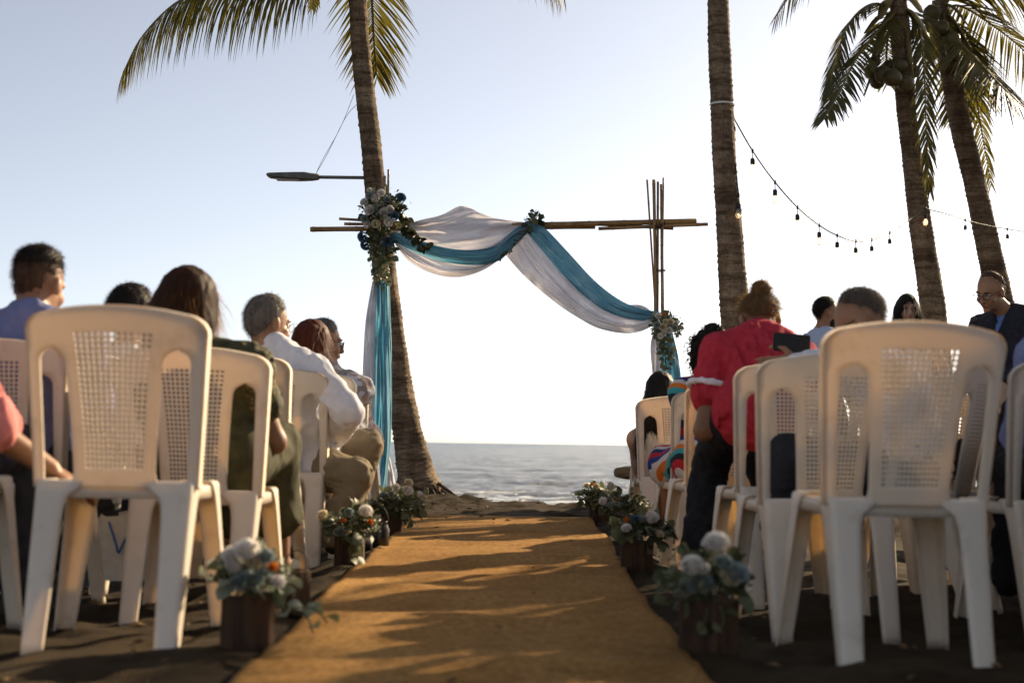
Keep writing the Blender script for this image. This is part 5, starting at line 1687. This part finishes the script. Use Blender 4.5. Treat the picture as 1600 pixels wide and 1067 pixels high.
f_cream = fab('cream_cloth', (.60, .54, .46), trans=.15); f_lace = fab('white_lace', (.7, .66, .66)); f_dark = fab('dark_trousers', (.03, .03, .035))
def ramp_fab(name, cols, scale, kind='wave', dist=3.0, det=2):
    m, nt, b = new_mat(name)
    tc = nt.nodes.new('ShaderNodeTexCoord')
    if kind == 'wave':
        t = nt.nodes.new('ShaderNodeTexWave'); t.inputs['Distortion'].default_value = dist; t.inputs['Detail'].default_value = det; t.inputs['Detail Scale'].default_value = .6; t.bands_direction = 'DIAGONAL'; t.wave_profile = 'SAW'
    else:
        t = nt.nodes.new('ShaderNodeTexVoronoi'); t.feature = 'F1'
    t.inputs['Scale'].default_value = scale
    nt.links.new(tc.outputs['Object'], t.inputs['Vector'])
    cr = nt.nodes.new('ShaderNodeValToRGB'); cr.color_ramp.interpolation = 'CONSTANT'
    src = t.outputs['Fac'] if kind == 'wave' else t.outputs['Color']
    if kind != 'wave':
        sp_ = nt.nodes.new('ShaderNodeSeparateColor'); nt.links.new(src, sp_.inputs[0]); src = sp_.outputs[0]
    els = cr.color_ramp.elements
    for k, c in enumerate(cols):
        e = els[k] if k < 2 else els.new(k/len(cols))
        e.position = k/len(cols); e.color = (*c, 1)
    nt.links.new(src, cr.inputs[0]); nt.links.new(cr.outputs[0], b.inputs['Base Color'])
    b.inputs['Roughness'].default_value = .8; b.inputs['Specular IOR Level'].default_value = .2
    return m
f_stripe = ramp_fab('striped_dress_cloth', [(.02, .03, .12), (.55, .53, .52), (.42, .02, .03), (.02, .02, .03), (.05, .30, .32), (.60, .16, .02), (.55, .53, .52), (.02, .04, .2), (.42, .02, .03)], 1.7, dist=2.2)
f_floral = ramp_fab('floral_cloth', [(.62, .52, .42), (.66, .58, .5), (.45, .10, .12), (.62, .52, .42), (.30, .16, .10), (.64, .56, .47), (.62, .3, .26)], 34, 'voronoi')
f_print = ramp_fab('grey_print_cloth', [(.52, .50, .52), (.28, .24, .22), (.58, .56, .58), (.40, .30, .24), (.52, .50, .52)], 38, 'voronoi')
f_lace2 = ramp_fab('gold_lace_cloth', [(.05, .048, .024), (.05, .048, .024), (.16, .12, .05), (.06, .055, .03), (.05, .048, .024)], 95, 'voronoi')
def seat_of(nm, f=.0, s_=.0, up=.535):
    c = CHAIRS[nm]; a = c.rotation_euler.z
    l = Vector(c.location)
    return l+Vector((-math.sin(a)*f+math.cos(a)*s_, math.cos(a)*f+math.sin(a)*s_, up))
# left rows
p = Person('man in a blue shirt with a faded haircut, seated at the left edge', seat_of('L1b', -.02, .05), at(46, 503, 4.76), at(62, 446, 4.84), yaw=0, syaw=-6, hyaw=-16, hpitch=14, skin='tan', h=.011)
p.shirt(f_blue); p.trousers(f_dark); p.shoes(f_black)
p.hair('fade', HM['fade'], 1, off=.004, line=((.082, .06), (-.10, -.075)), name='faded_hair')
p.hair('short', HM['black'], 2, off=.018, line=((.085, .06), (-.115, .0)))
p = Person('person in a pink top leaning an arm in from the left edge', seat_of('L0', 0, .02), at(-150, 545, 3.92), at(-155, 455, 3.95), yaw=0, syaw=-15, skin='brown', female=True, elbowR=at(-6, 676, 3.9), handR=at(78, 731, 3.98), gripR=.4, palmR=((.7, .5, -.5), (-.1, .3, -1)), fine_hands=(1,))
p.shirt(f_pink, .46, 'blouse', puff=.004, collar=False); p.trousers(f_dark); p.shoes(f_black)
p.hair('long', HM['black'], 3, [[(at(-125, 470, 3.86), .07), (at(-125, 580, 3.8), .05)]])
p = Person('dark-haired man whose head top shows over the large left chair', seat_of('L3b', .05, .12), at(200, 566, 5.52), at(207, 497, 5.58), yaw=-5, hyaw=-15, hpitch=6, skin='tan')
p.shirt(f_white); p.trousers(f_dark); p.shoes(f_black); p.hair('short', HM['black'], 4, off=.018)
p = Person('woman in an olive dress with long brown hair glowing in the sun', seat_of('L2', -.02, .02), at(305, 556, 4.78), at(296, 481, 4.83), yaw=-6, syaw=-12, hyaw=-20, hpitch=6, skin='brown', female=True)
p.dress(f_olive, .2, length=.6); p.shoes(f_black)
p.hair('long', HM['brown'], 5, [[(p.hp_(-.03, -.055, -.02), .075), (p.hp_(-.02, -.085, -.12), .072), (p.hp_(-.015, -.095, -.19), .06), (p.hp_(0, -.10, -.25), .04)],
                               [(p.hp_(.05, -.02, -.05), .05), (p.hp_(.07, -.035, -.13), .05), (p.hp_(.085, -.03, -.20), .036)]], off=.022)
b = Body(); b.cap(p.sh[1]+Vector((.02, -.02, .0)), p.sh[-1]+Vector((0, -.02, .0)), .072, .07, .03); b.cap(p.sh[1], p.sh[1].lerp(p.el[1], .5), .072, .068, .03)
p.add('lace_shawl', b, f_lace2, .011, noise=(.02, (30, 30, 30), 2))
p = Person('grey-haired man in a white shirt and khaki trousers turned to the aisle', at(470, 726, 6.5), at(430, 547, 6.42), at(420, 506, 6.45), yaw=-50, syaw=-34, drop=.125, hyaw=-48, hpitch=8, skin='tan', k=1.02, fat=.11,
           elbowR=at(545, 644, 6.25), handR=at(520, 690, 6.6), elbowL=at(470, 660, 6.7), handL=at(540, 700, 6.75), kneeR=at(556, 742, 6.28), footR=at(522, 862, 6.25), kneeL=at(572, 697, 6.66), footL=at(540, 850, 6.6), face=True)
p.shirt(f_white, 1.0, hem=.03, inf=.010, noise=(.018, (17, 17, 12), 3)); p.trousers(f_khaki); p.shoes(f_black); p.hair('short', HM['grey'], 6, off=.014, line=((.08, .066), (-.10, -.14))); p.glasses(m_=mat('silver_frame', (.5, .5, .5), None, 30, .3, 0))
p = Person('woman with straight auburn hair behind the man in the white shirt', seat_of('L5', .0, -.05), at(480, 592, 7.12), at(488, 542, 7.15), yaw=-10, hyaw=-25, female=True, skin='light')
p.dress(f_print, .3); p.shoes(f_black)
p.hair('long', HM['auburn'], 7, [[(p.hp_(0, -.06, -.03), .075), (p.hp_(.02, -.085, -.14), .07), (p.hp_(.05, -.09, -.22), .05)], [(p.hp_(.05, -.02, -.06), .05), (p.hp_(.075, -.03, -.17), .04)]], off=.018)
p = Person('grey-haired woman in glasses and a floral dress looking to the right', seat_of('L6', .02, .05), at(517, 588, 7.78), at(507, 536, 7.82), yaw=8, syaw=-30, hyaw=-72, hpitch=6, female=True, skin='tan', face=True, fat=.06)
p.shirt(f_print, .8, 'cardigan', collar=False); p.dress(f_floral, 0, length=.85, top=.5, name='skirt', inf=.03); p.shoes(f_black)
p.hair('short', HM['grey'], 8, off=.018, line=((.085, .07), (-.09, -.10))); p.glasses()
# right rows
p = Person('girl with very long dark hair in a pale strapless top', seat_of('R6', .0, -.03), at(1032, 664, 8.35), at(1031, 613, 8.4), yaw=0, hyaw=6, hpitch=4, female=True, skin='light', k=.95, elbow_hintL=Vector((-.1, .2, -1)), elbow_hintR=Vector((.1, .2, -1)))
p.dress(f_cream, 0, length=.7, top=.5); p.shoes(f_black)
p.hair('long', HM['black'], 9, [[(p.hp_(0, -.06, -.03), .07), (p.hp_(.0, -.085, -.13), .068), (p.hp_(.0, -.10, -.24), .06), (p.hp_(-.01, -.115, -.36), .04)], [(p.hp_(-.05, -.03, -.06), .05), (p.hp_(-.10, -.07, -.18), .045), (p.hp_(-.13, -.08, -.30), .034), (p.hp_(-.145, -.08, -.42), .016)]], off=.012)
p = Person('woman with curly black hair in a multicoloured striped dress', at(1106, 722, 7.05), at(1124, 606, 7.1), at(1112, 552, 7.12), yaw=36, syaw=0, hyaw=20, hpitch=10, female=True, skin='brown', fat=.0, kneeL=at(1044, 722, 7.3), footL=at(1042, 850, 7.35), kneeR=at(1062, 728, 7.45), footR=at(1066, 850, 7.5), handL=at(1082, 700, 7.3), handR=at(1098, 700, 7.35), elbow_hintL=Vector((0, -.3, -1)))
p.dress(f_stripe, .35, length=.12); p.shoes(f_black)
p.hair('curly', HM['black'], 10, [[(p.hp_(-.02, -.05, 0), .08), (p.hp_(-.04, -.05, -.12), .075), (p.hp_(-.05, -.05, -.20), .05)]])
p = Person('woman in a red off-shoulder blouse bending forward, hair in a bun', at(1192, 640, 5.80), at(1188, 526, 6.06), at(1187, 500, 6.2), yaw=4, syaw=3, hyaw=4, hpitch=52, female=True, skin='brown', fat=.02, k=1.03, seated=False, drop=.11,
           elbowL=at(1100, 672, 5.9), handL=at(1165, 640, 6.35), elbowR=at(1290, 650, 5.95), handR=at(1250, 620, 6.4), footL=at(1096, 880, 5.92), footR=at(1225, 880, 5.9))
p.shirt(f_red, .27, 'blouse', .010, collar=False, puff=.016, hem=.035, noise=(.020, (24, 14, 7), 5)); p.trousers(f_black, flare=.03); p.shoes(f_black)
p.hair('bun', HM['blond'], 11, bun=(0, -.118, .062))
b = Body()
e2 = p.sh[-1].lerp(p.el[-1], .46); d_ = (p.el[-1]-p.sh[-1]).normalized(); r1 = d_.cross(Vector((0, 1, 0))).normalized()
b.tor(e2, [r1, d_.cross(r1), d_], .098, .009, .01); p.add('lace_trim', b, f_lace, .006, noise=(.008, (60, 60, 60), 1))
RW = p
ph_d = 5.62
p = Person('grey-haired man in glasses leaning left to embrace the woman in red', at(1425, 738, 5.15), at(1378, 560, 5.28), at(1343, 505, 5.34), yaw=70, syaw=66, hyaw=72, hpitch=30, skin='tan', k=1.0, fat=.05, face=True,
           handL=at(1245, 566, ph_d), elbow_hintL=Vector((.3, -.6, -.9)), gripL=.25, palmL=((-.92, .1, -.12), (0, 1, 0), (.25, 0, .9)), fine_hands=(-1,))
p.shirt(f_white); p.trousers(f_dark); p.shoes(f_black); p.hair('short', HM['salt'], 12, off=.014, line=((.06, .10), (-.10, -.07))); p.glasses()
# phone held against her back
mb = MB()
o = bmesh.new(); bmesh.ops.create_cube(o, size=1)
bmesh.ops.scale(o, vec=(.150, .011, .076), verts=o.verts)
bmesh.ops.bevel(o, geom=[e for e in o.edges], offset=.004, segments=2, affect='EDGES')
me = bpy.data.meshes.new('phone'); o.to_mesh(me); o.free()
phone = tag(link('mobile_phone', me, mat('phone_case', (.012, .013, .013), (.02, .02, .02), 20, .4, 0)), 'black phone held in a hand against the back of the red blouse', 'phone')
phone.location = at(1237, 536, ph_d+.02); phone.rotation_euler = (R(-8), R(4), R(6))
# couple and officiant
def stand(px, py, d, dx=0, dy=0, zz=.90): 
    q = at(px, py, d); return Vector((q.x+dx, q.y+dy, SLOPE*q.y+zz))
p = Person('groom with a short beard in a pale blue shirt looking right', stand(1283, 520, 11), at(1284, 521, 11), at(1292, 489, 11), yaw=-75, hyaw=-78, hpitch=2, skin='tan', seated=False, face=True, k=.98, group='wedding party at the front')
p.shirt(f_pale); p.trousers(f_dark); p.shoes(f_black); p.hair('short', HM['black'], 13, off=.012, line=((.08, .062), (-.10, -.075)))
b = Body(); b.ell(p.hp_(0, .03, -.062), p.hd, (.058*p.k, .066*p.k, .058*p.k), .02); b.ell(p.hp_(0, .095, -.040), p.hd, (.05, .03, .02), .01, True)
p.add('beard', b, HM['black'], .006, [(p.hp_(0, .02, -.045), p.hd[1]*.55-p.hd[2])], (.004, (80, 80, 80), 2))
p = Person('bride with dark hair facing the guests, framed by the palm trunk', stand(1419, 515, 11.45, 0, .02), at(1419, 515, 11.46), at(1418, 484, 11.4), yaw=178, hyaw=176, hpitch=4, hroll=3, skin='light', seated=False, female=True, face=True, hf=.005, group='wedding party at the front')
p.dress(fab('bridal_white', (.75, .72, .70)), 0, length=.95, top=.5, name='wedding_dress', inf=.03); p.shoes(f_white)
p.hair('long', HM['black'], 14, [[(p.hp_(-.05, -.03, 0), .05), (p.hp_(-.075, -.02, -.1), .035), (p.hp_(-.08, 0, -.18), .02)], [(p.hp_(.05, -.03, 0), .05), (p.hp_(.075, -.02, -.1), .035), (p.hp_(.08, 0, -.18), .02)], [(p.hp_(0, -.07, 0), .06), (p.hp_(0, -.09, -.2), .05)]], off=.010)
p = Person('officiant in glasses and a dark jacket reading with head bowed', stand(1590, 560, 9.3), at(1578, 494, 9.3), at(1547, 456, 9.22), yaw=128, syaw=126, hyaw=128, hpitch=24, hroll=-6, skin='tan', seated=False, face=True, k=1.04, fat=.10, hf=.005, group='wedding party at the front',
           elbowR=at(1536, 600, 9.15), handR=at(1530, 550, 9.02), gripR=1.1, palmR=((-.1, -.2, 1), (.5, .8, 0)), fine_hands=(1,), handL=at(1560, 590, 9.0))
p.shirt(f_mid, .9, inf=.010); p.trousers(f_dark); p.shoes(f_black); p.glasses(); p.hair('bald', HM['fade'], 15, off=.007, line=((.05, .085), (-.11, -.12)))
b = Body(); p.torso(b, .030)
for sg in (-1, 1):
    b.cap(p.sh[sg], p.el[sg], .072, .062, .03); b.cap(p.el[sg], p.el[sg].lerp(p.wr[sg], .88), .06, .048, .02)
b.ell(p.P-Vector((0, 0, .1)), p.fp, (.21, .165, .16), .05)
nf = p.fs[1]
b.cap(p.N+p.up*.12+nf*.06, p.P+p.up*.26+nf*.22, .058, .02, .02, True)
p.add('jacket', b, f_navy, .012, noise=(.012, (12, 12, 8), 4))
mic = MB(); a_ = p.hn[1]+Vector((0, 0, -.06)); e_ = at(1521, 503, 9.05)
mic.tube([a_, a_.lerp(e_, .7), e_], [.010, .012, .014], 10)
o = tag(link('microphone', mic.mesh('microphone'), m_black), 'black microphone in the officiant\'s hand below the chin', 'microphone')
mb = MB(); mb.lathe([(.022*math.sin(t), -.024*math.cos(t)) for t in np.linspace(.01, 3.13, 9)], 14, c=e_+Vector((0, 0, .012)))
link('grille', mb.mesh('grille'), mat('mic_grille', (.02, .02, .02), (.06, .06, .06), 300, .4, .5), o)
CHAIRS['R3c'] = chair(1700, 5.35, 20, -.03, 'plastic chair under the person in black at the right edge')
p = Person('person in black with a wristwatch, mostly cut by the right edge', seat_of('R3c', .0, .0), at(1700, 560, 5.6), at(1705, 485, 5.65), yaw=20, skin='tan', elbowL=at(1588, 655, 5.5), handL=at(1566, 728, 5.52))
p.shirt(f_black, .95); p.trousers(f_black); p.shoes(f_black); p.hair('short', HM['black'], 16)
mb = MB(); d_ = (p.wr[-1]-p.el[-1]).normalized(); q_ = d_.to_track_quat('Z', 'Y'); c_ = p.el[-1].lerp(p.wr[-1], .97)-p.base
ring = [c_+q_ @ Vector((.033*math.cos(t), .030*math.sin(t), 0)) for t in np.linspace(0, 6.283, 20)]
mb.tube(ring, .008, 8)
link('wristwatch', mb.mesh('wristwatch'), mat('watch_steel', (.5, .48, .44), None, 30, .2, 0, spec=.8), p.o)
# bag on the sand under the left chairs
g = on_ground(190, 905)
BG_ = thing('tote_bag', 'pale bag with blue cord handles under the large left chair', 'bag', g)
mb = MB(); P = []
for j in range(6):
    v = j/5
    for k in range(16):
        a = 6.283*k/16
        P.append(((.085+.01*v)*(abs(math.cos(a))**.5)*math.copysign(1, math.cos(a)), .05*(1-.5*v)*(abs(math.sin(a))**.5)*math.copysign(1, math.sin(a)), .24*v+.012*math.sin(a*3+v*4)*v))
mb.grid(P, 16, 6, True); mb.f.append(tuple(range(16)))
link('bag_body', mb.mesh('bag_body'), f_cream, BG_)
for sg in (-1, 1):
    mb = MB(); mb.tube(catmull([Vector((-.045, sg*.03, .21)), Vector((-.012, sg*.045, .13)), Vector((0, sg*.052, .10)), Vector((.012, sg*.045, .13)), Vector((.05, sg*.03, .21))], 14), .004, 6)
    link('handle', mb.mesh('handle'), mat('blue_cord', (.03, .10, .3), None, 40, .7, .1), BG_)

# unseen guests and chairs added to the right rows to shade the aisle
def copy_tree(o, parent=None):
    c = o.copy(); COL.objects.link(c); c.parent = parent
    for ch in list(o.children): copy_tree(ch, c)
    return c
def extra(x, y, src, label, clabel, rz):
    t = copy_tree(CHAIRS['R1']); z = SLOPE*y-float(dip(x, y))
    t.location = (x, y, z-.02); t.rotation_euler = (0, 0, R(rz)); t['label'] = clabel
    g = copy_tree(src); g['label'] = label
    d = Vector((x, y, 0))-Vector((CHAIRS['L1b'].location.x, CHAIRS['L1b'].location.y, 0))
    g.location = Vector(src.location)+d; g.location.z = Vector(src.location).z+(z-.02-CHAIRS['L1b'].location.z)
man = [o for o in bpy.data.objects if o.get('label', '').startswith('man in a blue shirt')][0]
for k, (x, y) in enumerate([(1.75, 3.95), (2.4, 3.95), (2.45, 4.75), (1.72, 3.05), (2.35, 3.1), (3.1, 4.8), (2.4, 5.65), (2.95, 5.7), (2.75, 6.5), (3.15, 7.3)]):
    w_ = ['first', 'second', 'second', 'first', 'second', 'third', 'first', 'second', 'first', 'first'][k]; r_ = ['second of the', 'second of the', 'third of the', 'first of the', 'first of the', 'third of the', 'fourth of the', 'fourth of the', 'fifth of the', 'sixth of the'][k]
    extra(x, y, man, 'unseen blue-shirted man added for shade, %s seat, %s right rows' % (w_, r_), 'unseen plastic chair added for shade, %s seat, %s right rows' % (w_, r_), 4)

g = copy_tree(man); g['label'] = 'blue-shirted man added for shade on the chair cut by the right edge'  # one more guest added to shade the near end of the runner
l_ = CHAIRS['R2b'].location
g.location = Vector(man.location)+Vector((l_.x+.08-CHAIRS['L1b'].location.x, l_.y-CHAIRS['L1b'].location.y, l_.z-CHAIRS['L1b'].location.z))

for x, y, rz, lb in ((1.72, 6.1, 10, 'empty plastic chair added for shade behind the grey-haired man who leans left'), (1.85, 7.0, 6, 'empty plastic chair added for shade farther behind the grey-haired man, toward the couple')):  # chairs added to cover and shade the sunlit sand behind the front row
    t = copy_tree(CHAIRS['R1']); t.location = (x, y, SLOPE*y-float(dip(x, y))-.02); t.rotation_euler = (0, 0, R(rz)); t['label'] = lb
# ------------------------------------------------------------------ palms added out of view on the right to cast dappled shade
def shade_palm(x, y, h_, seed, label):
    t = thing('palm_tree', label, 'palm', (x, y, SLOPE*y), group='palm trees on the beach')
    rn = random.Random(seed)
    top = Vector((rn.uniform(-.3, .3), rn.uniform(-.3, .3), h_))
    trunk([(Vector((0, 0, -.2)), .17), (Vector((.02, 0, h_*.3)), .11), (top*.65+Vector((0, 0, 0)), .095), (top, .085)], t, seed)
    for k in range(13):
        a = k*6.283/13+rn.uniform(-.2, .2); L_ = rn.uniform(1.7, 2.3); lift = rn.uniform(-.1, .9)
        d = Vector((math.cos(a), math.sin(a), 0))
        frond([top, top+d*L_*.35+Vector((0, 0, .35*lift+.1)), top+d*L_*.75+Vector((0, 0, .25*lift-.15)), top+d*L_+Vector((0, 0, -.55+.1*lift))], t, seed*20+k, lmax=.6, n=44, droop=.6)
shade_palm(8.6, 9.8, 3.6, 203, 'unseen tall palm added for shade far to the right')
shade_palm(5.5, 9.2, 3.3, 204, 'unseen palm added for shade beyond the right rows, nearer the sea')
